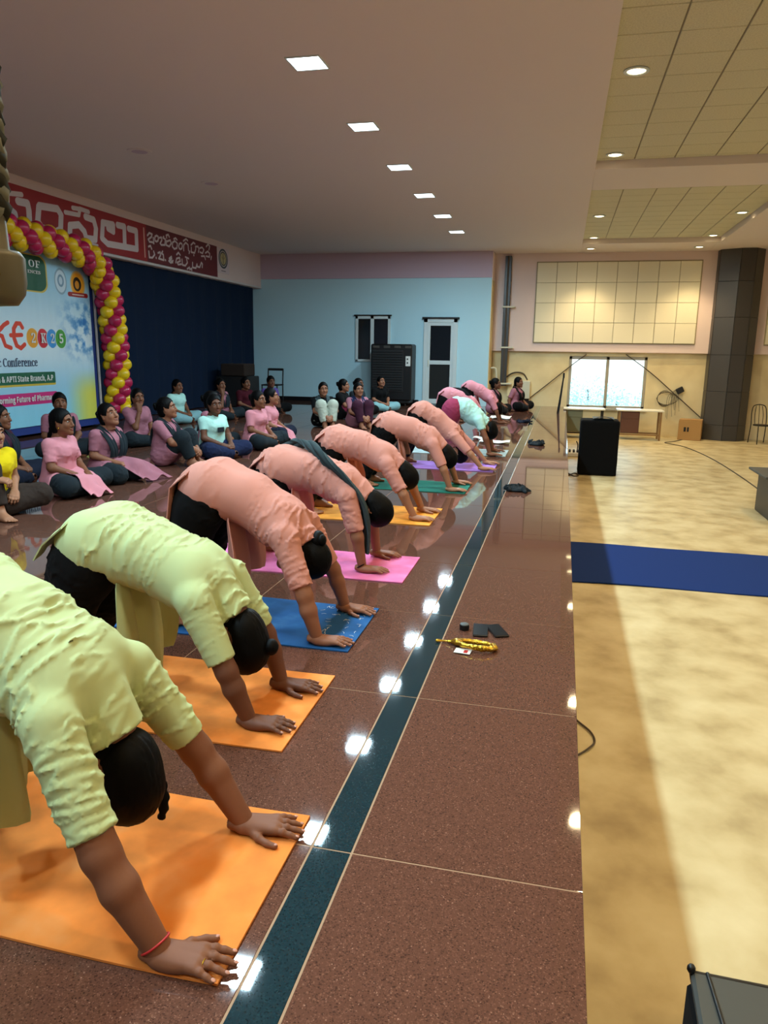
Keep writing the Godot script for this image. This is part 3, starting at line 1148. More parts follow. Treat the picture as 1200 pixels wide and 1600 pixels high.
	if p.get("scarf", "") != "":
		for s in 2:
			var g := 1.0 if s == 1 else -1.0
			var z0: float = che.z
			ex.append(["dupatta", func(o: Arr): o.ribbon([Vector3(-0.105, 0.26, g * 0.075), Vector3(-0.085 + lean, 0.42, g * 0.10 + z0 * 0.7), Vector3(lean - 0.01, 0.535, g * 0.105 + z0), Vector3(0.115 + lean, 0.44, g * 0.095 + z0 * 0.7), Vector3(0.155 + lean, 0.33, g * 0.075 + z0 * 0.5), Vector3(0.155 + lean * 0.5, 0.245, g * 0.06)], [Vector3(0, 0, 0.062), Vector3(0, 0, 0.060), Vector3(0.012, -0.02 * g, 0.048), Vector3(0, 0, 0.052), Vector3(0, 0, 0.05), Vector3(0, 0, 0.055)], 0.012, 0.005, 10), p.scarf])
	if p.has("earring"):
		var hb := frame(J.face, J.crown)
		ex.append(["earring", func(o: Arr): o.ball(J.head + hb * Vector3(0.008, -0.044, 0.080), Vector3.ONE * 0.008, 8), "gold"])
	if p.has("braid"):
		J.braid = p.braid
	elif J.hair == "braid":
		var hb := frame(J.face, J.crown)
		J.braid = [J.head + hb * Vector3(-0.10, -0.01, 0), J.head + hb * Vector3(-0.125, -0.08, 0.01), Vector3(-0.115 + lean, 0.45, 0.02), Vector3(-0.125, 0.33, 0.02), Vector3(-0.135, 0.24, 0.02)]
	J.extra = ex + p.get("extra", [])
	return J

const BIG := [[9.78, 3.474, 10.05, 3.506], [9.96, 3.398, 10.16, 3.405, 10.18, 3.315, 10.17, 3.097], [9.78, 3.254, 9.87, 3.212, 9.89, 3.106], [10.43, 3.419, 10.85, 3.449, 10.93, 3.372, 10.89, 3.146, 10.77, 3.092, 10.45, 3.106, 10.36, 3.19, 10.41, 3.398], [11.04, 3.431, 11.39, 3.449, 11.43, 3.551, 11.66, 3.543], [11.24, 3.532, 11.48, 3.55], [11.11, 3.067, 11.14, 3.248, 11.37, 3.294, 11.51, 3.21, 11.55, 3.109, 11.8, 3.124, 11.84, 3.309, 11.79, 3.437, 11.57, 3.45], [11.62, 3.048, 11.86, 3.038], [12.2, 3.364, 12.35, 3.335, 12.36, 3.449, 12.05, 3.436, 12.0, 3.173, 12.16, 3.103, 12.69, 3.122, 12.71, 3.472, 12.5, 3.466], [12.69, 3.122, 13.09, 3.135, 13.1, 3.456, 12.85, 3.457]]
const SMALL := [[13.49, 3.433, 13.56, 3.488, 13.66, 3.481, 13.63, 3.425, 13.51, 3.364, 13.55, 3.326, 13.66, 3.334], [13.66, 3.334, 13.71, 3.318, 13.7, 3.42], [13.89, 3.433, 13.87, 3.389, 13.81, 3.365, 13.76, 3.375, 13.75, 3.412, 13.77, 3.455, 13.83, 3.479, 13.88, 3.47, 13.89, 3.433], [13.93, 3.452, 14.01, 3.471, 14.02, 3.42, 13.95, 3.351, 13.99, 3.327, 14.13, 3.345, 14.16, 3.455, 14.07, 3.472, 14.1, 3.499], [14.21, 3.492, 14.2, 3.536, 14.28, 3.562, 14.32, 3.523], [14.2, 3.43, 14.18, 3.351, 14.3, 3.337, 14.39, 3.41, 14.35, 3.466, 14.23, 3.427], [14.44, 3.432, 14.54, 3.477, 14.64, 3.444, 14.61, 3.347, 14.5, 3.316, 14.43, 3.354, 14.44, 3.432], [14.5, 3.509, 14.58, 3.537, 14.63, 3.512], [14.85, 3.417, 14.82, 3.368, 14.76, 3.342, 14.71, 3.354, 14.69, 3.395, 14.72, 3.443, 14.78, 3.47, 14.83, 3.459, 14.85, 3.417], [14.9, 3.336, 14.91, 3.448, 15.0, 3.508, 15.1, 3.474, 15.11, 3.362], [14.9, 3.526, 15.02, 3.583, 15.09, 3.56], [15.16, 3.353, 15.13, 3.309], [15.24, 3.443, 15.23, 3.345, 15.38, 3.347, 15.44, 3.436, 15.43, 3.484, 15.55, 3.501, 15.59, 3.455, 15.56, 3.386], [15.23, 3.49, 15.34, 3.554, 15.41, 3.539], [15.34, 3.301, 15.34, 3.29], [15.63, 3.477, 15.74, 3.508, 15.82, 3.468, 15.75, 3.384, 15.64, 3.395], [15.69, 3.318, 15.84, 3.336, 15.88, 3.273], [15.89, 3.409, 16.01, 3.458, 16.1, 3.419, 16.08, 3.347, 15.92, 3.346], [15.94, 3.55, 16.04, 3.615, 16.11, 3.574, 16.07, 3.5], [16.18, 3.368, 16.15, 3.305], [13.51, 3.147, 13.52, 3.037, 13.63, 3.044, 13.72, 3.113, 13.69, 3.169], [13.51, 3.233, 13.58, 3.258, 13.62, 3.204], [13.77, 3.063, 13.77, 3.054], [13.85, 3.159, 13.93, 3.184, 13.94, 3.125, 13.87, 3.057, 14.06, 3.048, 14.05, 3.153, 13.98, 3.167, 14.03, 3.211], [14.12, 3.061, 14.13, 3.053], [14.41, 3.041, 14.28, 3.105, 14.37, 3.153, 14.38, 3.116, 14.26, 3.056, 14.34, 3.026, 14.43, 3.082], [14.54, 3.056, 14.58, 3.139, 14.71, 3.171, 14.73, 3.109, 14.6, 3.063, 14.64, 3.027, 14.77, 3.05], [14.59, 3.218, 14.67, 3.268, 14.74, 3.228], [14.81, 3.15, 14.82, 3.04, 14.94, 3.037, 15.04, 3.111, 15.01, 3.173], [14.96, 3.215, 15.1, 3.199], [15.02, 2.981, 15.12, 3.023, 15.13, 2.984, 15.22, 3.01, 15.22, 2.968], [15.27, 3.137, 15.26, 3.038, 15.41, 3.037, 15.47, 3.127, 15.48, 3.078, 15.59, 3.074, 15.68, 3.183, 15.73, 3.156, 15.71, 3.086]]

# ------------------------------------------------------------------ small helpers for the setting
func led_panel(d: float, label: String) -> void:
	var o := base("ceiling_light", Vector3(-2.31, CEIL, -d))
	tag(o, label, "ceiling light", "square LED panels over the stage")
	var fr := Arr.new()
	for s in [-1.0, 1.0]:
		fr.box(Vector3(0.148 * s, -0.004, 0), Vector3(0.016, 0.012, 0.312), 0.002)
		fr.box(Vector3(0, -0.004, 0.148 * s), Vector3(0.28, 0.012, 0.016), 0.002)
	put("light_frame", fr, M.frame_white, o)
	put("light_diffuser", bx(Vector3(0, -0.002, 0), Vector3(0.282, 0.008, 0.282), 0.001), M.led, o)
	var l := AreaLight3D.new()
	l.name = named("panel_lamp", o)
	l.area_size = Vector2(0.27, 0.27)
	l.light_color = Color(0.80, 0.94, 1.0)
	l.light_energy = LED_E
	l.area_range = 40.0
	l.shadow_enabled = true
	l.position = Vector3(0, -0.012, 0)
	l.rotation.x = -PI / 2
	o.add_child(l, true)

func downlight(x: float, d: float, y: float, energy: float, label := "", cone := 74.0) -> void:
	var o := base("downlight", Vector3(x, y, -d))
	tag(o, label if label else "round warm downlight over the hall floor, out of the picture", "downlight", "warm downlights over the hall" if label == "" else "")
	var rim := Arr.new()
	rim.lathe(Vector3.ZERO, [Vector2(0.085, 0.0), Vector2(0.115, -0.002), Vector2(0.115, -0.012), Vector2(0.088, -0.016), Vector2(0.082, -0.006)], 24)
	put("light_rim", rim, M.frame_white, o)
	var lens := Arr.new()
	lens.lathe(Vector3.ZERO, [Vector2(0.084, -0.005), Vector2(0.06, -0.014), Vector2(0.0, -0.018)], 20)
	put("light_lens", lens, M.lamp, o)
	var l := SpotLight3D.new()
	l.name = named("lamp_light", o)
	l.light_color = Color(1.0, 0.89, 0.69)
	l.light_energy = energy
	l.light_size = 0.08
	l.spot_range = 40.0
	l.spot_attenuation = 2.0
	l.spot_angle = cone
	l.spot_angle_attenuation = 0.6
	l.shadow_enabled = true
	l.position = Vector3(0, -0.03, 0)
	l.rotation.x = -PI / 2
	o.add_child(l, true)

func stroke(im: Image, pts: Array, w: float, c: Color) -> void:
	for q in pts.size() - 1:
		var a: Vector2 = pts[q]
		var b: Vector2 = pts[q + 1]
		var ab := b - a
		var ll := maxf(ab.length_squared(), 1e-6)
		for y in range(maxi(int(minf(a.y, b.y) - w), 0), mini(int(maxf(a.y, b.y) + w) + 2, im.get_height())):
			for x in range(maxi(int(minf(a.x, b.x) - w), 0), mini(int(maxf(a.x, b.x) + w) + 2, im.get_width())):
				var p := Vector2(x, y)
				var t := clampf((p - a).dot(ab) / ll, 0.0, 1.0)
				var d := p.distance_to(a + ab * t) - w
				if d < 0.5:
					var old := im.get_pixel(x, y)
					im.set_pixel(x, y, old.lerp(c, clampf(0.5 - d, 0.0, 1.0)))

func disc(im: Image, c: Vector2, r: Vector2, col: Color, inner := 0.0) -> void:
	for y in range(maxi(int(c.y - r.y) - 1, 0), mini(int(c.y + r.y) + 2, im.get_height())):
		for x in range(maxi(int(c.x - r.x) - 1, 0), mini(int(c.x + r.x) + 2, im.get_width())):
			var k := ((Vector2(x, y) - c) / r).length()
			if k <= 1.0 and k >= inner:
				im.set_pixel(x, y, col)

func printed(im: Image, rough := 0.6) -> StandardMaterial3D:
	var m := mat(Color(1, 1, 1), rough)
	im.generate_mipmaps()
	m.albedo_texture = ImageTexture.create_from_image(im)
	return m

# a flat sheet facing +x at the given place: z0 is the viewer's left end
func wall_print(x: float, z0: float, z1: float, y0: float, y1: float, wave := 0.0) -> Arr:
	var a := Arr.new()
	var m := 60 if wave > 0.0 else 1
	for q in m + 1:
		var t := float(q) / m
		var z := lerpf(z0, z1, t)
		var xx := x + wave * (sin(z * 19.0) + 0.6 * sin(z * 43.0 + 1.0))
		for e in 2:
			a.v.append(Vector3(xx, y1 if e == 0 else y0, z))
			a.n.append(Vector3(1, 0, wave * (19.0 * cos(z * 19.0) + 25.0 * cos(z * 43.0 + 1.0)) * -1.0).normalized())
			a.uv.append(Vector2(t, e))
		if q:
			var k := 2 * q - 2
			for t2 in [k, k + 2, k + 1, k + 2, k + 3, k + 1]:
				a.i.append(t2)
	return a

# raised lettering facing +x, fitted into a box on the wall (z runs away from the viewer, negative)
func letters(parent: Node, s: String, x: float, z0: float, z1: float, y0: float, y1: float, m: Material, face := "Droid Sans", bold := true) -> void:
	var t := TextMesh.new()
	var f := SystemFont.new()
	f.font_names = PackedStringArray([face])
	f.font_weight = 700 if bold else 400
	t.font = f
	t.text = s
	t.font_size = 32
	t.pixel_size = 0.01
	t.depth = 0.02
	t.curve_step = 1.0
	var bb := t.get_aabb()
	var kx := absf(z1 - z0) / bb.size.x
	var ky := (y1 - y0) / bb.size.y
	var bas := Basis(Vector3(0, 0, -kx), Vector3(0, ky, 0), Vector3(0.2, 0, 0))
	var o := put("lettering", t, m, parent)
	o.transform = Transform3D(bas, Vector3(x, y0, z0) - bas * Vector3(bb.position.x, bb.position.y, 0))

func build_setting() -> void:
	# --- stage block, granite slabs on it, hall floor
	var st := struct("floor", slab(-8.3, 0.125, HALL - 0.2, -0.0016, -19.9, 5.2, 0.002), M.grout)
	var meshes := {}
	for row in 26:
		var z1 := -1.715 - 0.96 * (row - 6)
		var z0 := z1 - 0.96
		if z0 < -19.85:
			z0 = -19.85
		if z1 < -19.5:
			continue
		var xs := [-0.478, 0.134, -0.592, -0.480]
		for q in 9:
			xs.append(-0.594 - (q + 1) * 0.96)
			xs.append(-0.594 - q * 0.96)
		for q in range(0, xs.size(), 2):
			var x0: float = maxf(xs[q], -8.25)
			var x1: float = xs[q + 1]
			var key := "%.3f %.3f" % [x1 - x0, z1 - z0]
			if not meshes.has(key):
				meshes[key] = bx(Vector3.ZERO, Vector3(x1 - x0 - 0.004, 0.02, z1 - z0 - 0.005), 0.0012).mesh()
			put("stone_slab", meshes[key], M.black_granite if q == 2 else M.granite, st, Transform3D(Basis.IDENTITY, Vector3((x0 + x1) * 0.5, -0.01, (z0 + z1) * 0.5)))
	put("stage_front", slab(0.122, 0.129, HALL, -0.024, -19.8, 5.0, 0.002), M.granite, st)
	put("stage_edge_lip", slab(0.118, 0.132, -0.05, -0.021, -19.8, 5.0, 0.003), M.granite, st)
	var hf := struct("floor", slab(0.1, 9.3, HALL - 0.25, HALL - 0.02, -20.0, 5.2, 0.002), M.grout)
	put("floor_screed", slab(0.12, 9.2, HALL - 0.02, HALL, -19.9, 5.1, 0.001), M.floor_yellow, hf)
	# --- ceilings
	var c := struct("ceiling", slab(-8.3, 0.25, CEIL, CEIL + 0.25, -19.9, 5.2, 0.003), M.ceiling)
	put("ceiling_beam", slab(0.25, 3.15, CEIL, CEIL + 0.25, -12.4, -11.07, 0.004), M.ceiling, c)
	put("ceiling_beam", slab(0.25, 3.15, CEIL, CEIL + 0.25, -20.0, -18.2, 0.004), M.ceiling, c)
	put("ceiling_beam", slab(0.25, 3.15, CEIL, CEIL + 0.25, 2.0, 5.2, 0.004), M.ceiling, c)
	put("ceiling_beam", slab(3.15, 9.3, CEIL, CEIL + 0.25, -20.0, 5.2, 0.004), M.ceiling, c)
	var tc := struct("ceiling", slab(0.2, 3.2, TILE_Y + 0.012, TILE_Y + 0.13, -18.3, 2.1, 0.002), M.tile_grid)
	var xl := [0.25, 0.743, 1.243, 1.743, 2.243, 2.743, 3.15]
	var tm := {}
	for q in 38:
		var za := -17.95 + 0.5 * q - 0.5
		var zb := za + 0.5
		za = maxf(za, -18.2)
		if zb > -12.4 and za < -11.07:
			if za < -12.4 and zb > -12.4:
				zb = -12.4
			elif zb > -11.07 and za < -11.07:
				za = -11.07
			else:
				continue
		zb = minf(zb, 2.0)
		if zb - za < 0.05:
			continue
		for k in 6:
			var key := "%.3f %.3f" % [xl[k + 1] - xl[k], zb - za]
			if not tm.has(key):
				tm[key] = bx(Vector3.ZERO, Vector3(xl[k + 1] - xl[k] - 0.014, 0.014, zb - za - 0.012), 0.004).mesh()
			put("ceiling_tile", tm[key], M.tile, tc, Transform3D(Basis.IDENTITY, Vector3((xl[k] + xl[k + 1]) * 0.5, TILE_Y + 0.007, (za + zb) * 0.5)))
	# --- walls
	var we := struct("wall_end", slab(-8.3, -1.84, 0.0, 3.14, END - 0.7, END, 0.002), M.aqua_wall)
	put("wall_band", slab(-8.3, -1.835, 3.14, CEIL + 0.01, END - 0.7, END + 0.02, 0.006), M.lilac, we)
	put("return_facing", slab(-1.845, -1.825, 0.0, 3.1, END - 0.7, END - 0.002, 0.002), M.beige_wall, we)
	put("return_facing", slab(-1.845, -1.822, 3.1, CEIL, END - 0.7, END - 0.002, 0.002), M.pink_wall, we)
	struct("baseboard_end", slab(-7.9, -3.6, 0.0, 0.11, END - 0.01, END + 0.014, 0.003), M.skirting)
	var wl := struct("wall_left", slab(-8.5, -8.25, -0.1, CEIL + 0.1, -19.9, 5.2, 0.002), M.lilac)
	put("fascia", slab(-8.3, LEFT, 2.90, CEIL + 0.005, END + 0.0, 5.2, 0.006), M.pink_wall, wl)
	put("fascia_trim", slab(LEFT - 0.002, LEFT + 0.012, 2.905, 2.945, END + 0.0, 5.0, 0.003), M.sign_white, wl)
	struct("wall_front", slab(-8.5, 9.4, HALL - 0.2, CEIL + 0.2, 5.1, 5.35, 0.002), M.pink_wall)
	# the hall's end wall: beige below round the window, a paler upper part standing proud
	var wb := struct("wall_back", slab(-1.84, 0.14, HALL - 0.1, 1.42, BACK - 0.25, BACK, 0.002), M.beige_wall)
	put("wall_piece", slab(2.03, 9.3, HALL - 0.1, 1.42, BACK - 0.25, BACK, 0.002), M.beige_wall, wb)
	put("wall_piece", slab(0.14, 2.03, HALL - 0.1, -0.01, BACK - 0.25, BACK, 0.002), M.beige_wall, wb)
	put("wall_piece", slab(0.14, 2.03, 1.28, 1.42, BACK - 0.25, BACK, 0.002), M.beige_wall, wb)
	put("upper_wall", slab(-1.84, 9.3, 1.38, CEIL + 0.1, BACK - 0.25, BACK + 0.10, 0.008), M.pink_wall, wb)
	# right wall with two daylight windows beyond the frame
	var wr := struct("wall_right", slab(9.0, 9.25, HALL - 0.1, 0.3, -20.0, 5.2, 0.002), M.pink_wall)
	put("wall_piece", slab(9.0, 9.25, 2.0, CEIL + 0.1, -20.0, 5.2, 0.002), M.pink_wall, wr)
	for e in [[-20.0, -14.0], [-12.0, -6.0], [-4.0, 5.2]]:
		put("wall_piece", slab(9.0, 9.25, 0.3, 2.0, e[0], e[1], 0.002), M.pink_wall, wr)
	for e in [-14.0, -6.0]:
		var w := struct("window", slab(9.08, 9.14, 0.3, 0.36, e, e + 2.0, 0.004), M.alu)
		w.name = named("window_side", self)
		put("window_frame", slab(9.08, 9.14, 1.94, 2.0, e, e + 2.0, 0.004), M.alu, w)
		put("window_frame", slab(9.08, 9.14, 0.36, 1.94, e + 0.97, e + 1.03, 0.004), M.alu, w)
		put("pane", slab(9.10, 9.106, 0.36, 1.94, e, e + 2.0, 0.001), M.glass, w)
	acoustic_panel(-0.775, 3.055, "cream acoustic wall panel of square tiles on the upper hall wall, above the window")
	acoustic_panel(4.62, 8.45, "cream acoustic wall panel of square tiles at the far right, beyond the dark pillar")
	pillar()
	hall_window()
	stage_door_window()

func acoustic_panel(x0: float, x1: float, label: String) -> void:
	var o := base("acoustic_panel", Vector3(x0, 1.61, BACK + 0.10))
	tag(o, label, "wall panel")
	put("backing_board", slab(-0.02, x1 - x0 + 0.02, -0.02, 1.95, 0.0, 0.02, 0.004), M.panel_joint, o)
	var w := (x1 - x0) / 8.0
	var t := bx(Vector3.ZERO, Vector3(w - 0.010, 0.474, 0.03), 0.005).mesh()
	for r in 4:
		for q in 8:
			put("panel_tile", t, M.panel, o, Transform3D(Basis.IDENTITY, Vector3((q + 0.5) * w, 0.24 + r * 0.482, 0.032)))

func pillar() -> void:
	var pl := struct("column", Arr.new(), M.charcoal) if false else base("column")
	pl.set_meta("kind", "structure")
	var x0 := 3.42
	var zb := BACK + 0.02
	# plan: five faces standing out from the wall
	var plan := [Vector2(3.40, zb), Vector2(3.42, zb + 0.30), Vector2(3.82, zb + 0.52), Vector2(4.14, zb + 0.52), Vector2(4.36, zb + 0.28), Vector2(4.37, zb)]
	var ys := [HALL, -0.30, 0.50, 1.36, 2.22, 3.04, CEIL]
	var core := Arr.new()
	for q in plan.size() - 1:
		var a: Vector2 = plan[q]
		var b: Vector2 = plan[q + 1]
		core.quad(Vector3(a.x, CEIL, a.y) , Vector3(b.x, CEIL, b.y), Vector3(b.x, HALL, b.y), Vector3(a.x, HALL, a.y))
	put("column_core", core, M.dark, pl)
	for q in plan.size() - 1:
		var a := Vector3(plan[q].x, 0, plan[q].y)
		var b := Vector3(plan[q + 1].x, 0, plan[q + 1].y)
		var t := (b - a).normalized()
		var n := Vector3(-t.z, 0, t.x)
		if n.z < 0 and absf(n.x) < 0.9:
			n = -n
		if q == 0:
			n = Vector3(-1, 0, 0.05)
		if q == plan.size() - 2:
			n = Vector3(1, 0, 0.05)
		n = n.normalized()
		for r in ys.size() - 1:
			var bas := Basis(t, Vector3.UP, t.cross(Vector3.UP))
			var mid := (a + b) * 0.5 + Vector3(0, (ys[r] + ys[r + 1]) * 0.5, 0) + n * 0.006
			put("column_tile", bx(mid, Vector3(a.distance_to(b) - 0.006, ys[r + 1] - ys[r] - 0.008, 0.02), 0.003, bas), M.charcoal if q % 2 == 0 else M.charcoal2, pl)
	x0 += 0.0

func hall_window() -> void:
	var o := base("window_1", Vector3(0.14, -0.01, BACK - 0.08))
	o.set_meta("kind", "structure")
	var w := 1.89
	var hh := 1.29
	var fr := Arr.new()
	for e in [[0.0, 0.07, 0.0, hh], [w - 0.07, w, 0.0, hh], [0.0, w, 0.0, 0.07], [0.0, w, hh - 0.08, hh], [w * 0.5 - 0.04, w * 0.5 + 0.04, 0.0, hh]]:
		fr.box(Vector3((e[0] + e[1]) * 0.5, (e[2] + e[3]) * 0.5, 0.03), Vector3(e[1] - e[0], e[3] - e[2], 0.07), 0.006)
	put("window_frame", fr, M.alu, o)
	put("pane", slab(0.06, w * 0.5, 0.06, hh - 0.07, 0.012, 0.018, 0.001), M.glass, o)
	put("pane", slab(w * 0.5, w - 0.06, 0.06, hh - 0.07, 0.032, 0.038, 0.001), M.glass, o)
	put("window_sill", slab(-0.06, w + 0.06, -0.05, 0.0, 0.0, 0.16, 0.006), M.alu, o)
	# bushes outside
	var r := RandomNumberGenerator.new()
	r.seed = 9
	struct("ground", slab(-25, 30, -0.9, -0.8, -60, -20.3, 0.01), M.ground)
	for e in [[0.2, -24.5, 1.0], [1.7, -25.0, 1.15], [3.4, -26.5, 1.3], [0.9, -28.0, 1.5], [-1.3, -27.0, 1.4]]:
		var b := base("bush", Vector3(e[0], -0.8, e[1]))
		tag(b, "pale hazy shrub seen through the bright window of the hall", "shrub", "hazy shrubs outside the window")
		var f := Arr.new()
		for q in 1300:
			var d: Vector3 = Vector3(r.randfn(), absf(r.randfn()) * 0.9, r.randfn()).normalized() * e[2] * r.randf_range(0.55, 1.0)
			var u := Vector3(r.randfn(), r.randfn(), r.randfn()).normalized()
			var v := u.cross(d.normalized()).normalized()
			f.quad(d - u * 0.055, d + v * 0.03, d + u * 0.055, d - v * 0.03)
		put("foliage", f, M.green_leaf, b)
		put("stem", cable([Vector3.ZERO, Vector3(0.05, e[2] * 0.3, 0), Vector3(0, e[2] * 0.6, 0.05)], 0.04), M.wood, b)

func stage_door_window() -> void:
	# white aluminium door in the end wall, glass above and a dark grille below
	var d := base("door_1", Vector3(-3.50, 0.0, END))
	d.set_meta("kind", "structure")
	var fr := Arr.new()
	for e in [[0.0, 0.10, 0.0, 2.16], [0.76, 0.86, 0.0, 2.16], [0.0, 0.86, 2.06, 2.16]]:
		fr.box(Vector3((e[0] + e[1]) * 0.5, (e[2] + e[3]) * 0.5, 0.02), Vector3(e[1] - e[0], e[3] - e[2], 0.06), 0.006)
	put("door_frame", fr, M.frame_white, d)
	var lf := Arr.new()
	for e in [[0.10, 0.17, 0.03, 2.06], [0.69, 0.76, 0.03, 2.06], [0.17, 0.69, 1.98, 2.06], [0.17, 0.69, 1.02, 1.12], [0.17, 0.69, 0.03, 0.15]]:
		lf.box(Vector3((e[0] + e[1]) * 0.5, (e[2] + e[3]) * 0.5, 0.015), Vector3(e[1] - e[0], e[3] - e[2], 0.045), 0.005)
	put("door_leaf", lf, M.frame_white, d)
	put("pane", slab(0.17, 0.69, 1.12, 1.98, 0.002, 0.010, 0.001), M.dark_glass, d)
	put("mesh_panel", slab(0.17, 0.69, 0.15, 1.02, 0.002, 0.010, 0.001), M.mesh_dark, d)
	put("door_hood", slab(-0.04, 0.90, 2.15, 2.19, 0.0, 0.09, 0.006), M.skirting, d)
	put("door_handle", bx(Vector3(0.135, 1.05, 0.06), Vector3(0.02, 0.16, 0.025), 0.006), M.white_metal, d)
	var w := base("window_2", Vector3(-5.30, 1.06, END))
	w.set_meta("kind", "structure")
	var wf := Arr.new()
	for e in [[0.0, 0.07, 0.0, 1.16], [0.86, 0.93, 0.0, 1.16], [0.0, 0.93, 0.0, 0.06], [0.0, 0.93, 1.08, 1.16], [0.40, 0.49, 0.0, 1.16]]:
		wf.box(Vector3((e[0] + e[1]) * 0.5, (e[2] + e[3]) * 0.5, 0.015), Vector3(e[1] - e[0], e[3] - e[2], 0.05), 0.006)
	put("window_frame", wf, M.frame_white, w)
	put("pane", slab(0.07, 0.40, 0.06, 1.08, 0.002, 0.010, 0.001), M.dark_glass, w)
	put("pane", slab(0.49, 0.86, 0.06, 1.08, 0.002, 0.010, 0.001), M.dark_glass, w)
	put("window_hood", slab(-0.03, 0.96, 1.155, 1.185, 0.0, 0.07, 0.005), M.skirting, w)

func build_left_side() -> void:
	# --- curtain below the fascia
	var cu := Arr.new()
	cu.sheet(150, 6, func(u: float, v: float) -> Vector3:
		var z := lerpf(-18.95, -6.0, u)
		return Vector3(-8.06 + (0.035 * sin(z * 9.0) + 0.02 * sin(z * 23.0 + 1.0)) * (0.4 + 0.6 * v), lerpf(2.93, 0.015, v), z), 0.01)
	tag(put("stage_curtain", cu, M.curtain), "dark navy blue curtain hung along the left wall behind the seated group", "curtain")
	# --- painted sign on the fascia
	var W := 2048
	var H := 168
	var im := Image.create(W, H, false, Image.FORMAT_RGB8)
	im.fill(Color(0.60, 0.115, 0.125))
	var z0 := 7.9
	var z1 := 16.47
	var y0 := 2.95
	var y1 := 3.62
	im.fill_rect(Rect2i(int((13.45 - z0) / (z1 - z0) * W), 0, W, H), Color(0.40, 0.105, 0.125))
	var place := func(l: Array) -> Array:
		var o := []
		for q in range(0, l.size(), 2):
			o.append(Vector2((l[q] - z0) / (z1 - z0) * W, (y1 - l[q + 1]) / (y1 - y0) * H))
		return o
	for q in BIG.size():
		stroke(im, place.call(BIG[q]), 5.0 if q == 7 else (9.0 if q in [0, 4, 5] else 14.0), Color(0.83, 0.77, 0.76))
	for l in SMALL:
		stroke(im, place.call(l), 4.8, Color(0.83, 0.77, 0.76))
	im.fill_rect(Rect2i(int((13.35 - z0) / (z1 - z0) * W), 16, 9, 136), Color(0.85, 0.66, 0.58))
	var sg := base("sign_board")
	tag(sg, "long red sign with large white Telugu lettering, fixed along the top of the left wall", "sign")
	put("sign_panel", slab(LEFT, LEFT + 0.02, y0, y1, -z1, -z0, 0.003), M.sign_white, sg)
	put("sign_face", wall_print(LEFT + 0.0225, -z0, -z1, y0, y1), printed(im), sg)
	# emblem beside it
	var em := Image.create(256, 256, false, Image.FORMAT_RGB8)
	em.fill(Color(0.84, 0.77, 0.78))
	disc(em, Vector2(128, 105), Vector2(100, 100), Color(0.20, 0.24, 0.26))
	disc(em, Vector2(128, 105), Vector2(82, 82), Color(0.75, 0.70, 0.66))
	disc(em, Vector2(128, 105), Vector2(72, 72), Color(0.22, 0.22, 0.20))
	disc(em, Vector2(128, 105), Vector2(60, 60), Color(0.74, 0.68, 0.48))
	stroke(em, [Vector2(128, 60), Vector2(128, 150)], 10.0, Color(0.55, 0.48, 0.34))
	stroke(em, [Vector2(100, 90), Vector2(128, 120), Vector2(156, 90)], 6.0, Color(0.60, 0.52, 0.36))
	em.fill_rect(Rect2i(78, 226, 100, 10), Color(0.5, 0.45, 0.46))
	var eb := base("wall_emblem")
	tag(eb, "round grey emblem with a pale yellow centre on the wall beside the red sign", "emblem")
	put("emblem_board", slab(LEFT, LEFT + 0.012, 3.06, 3.62, -17.12, -16.50, 0.002), M.pink_wall, eb)
	put("emblem_face", wall_print(LEFT + 0.0135, -16.50, -17.12, 3.06, 3.62), printed(em), eb)
	banner()
	balloons()

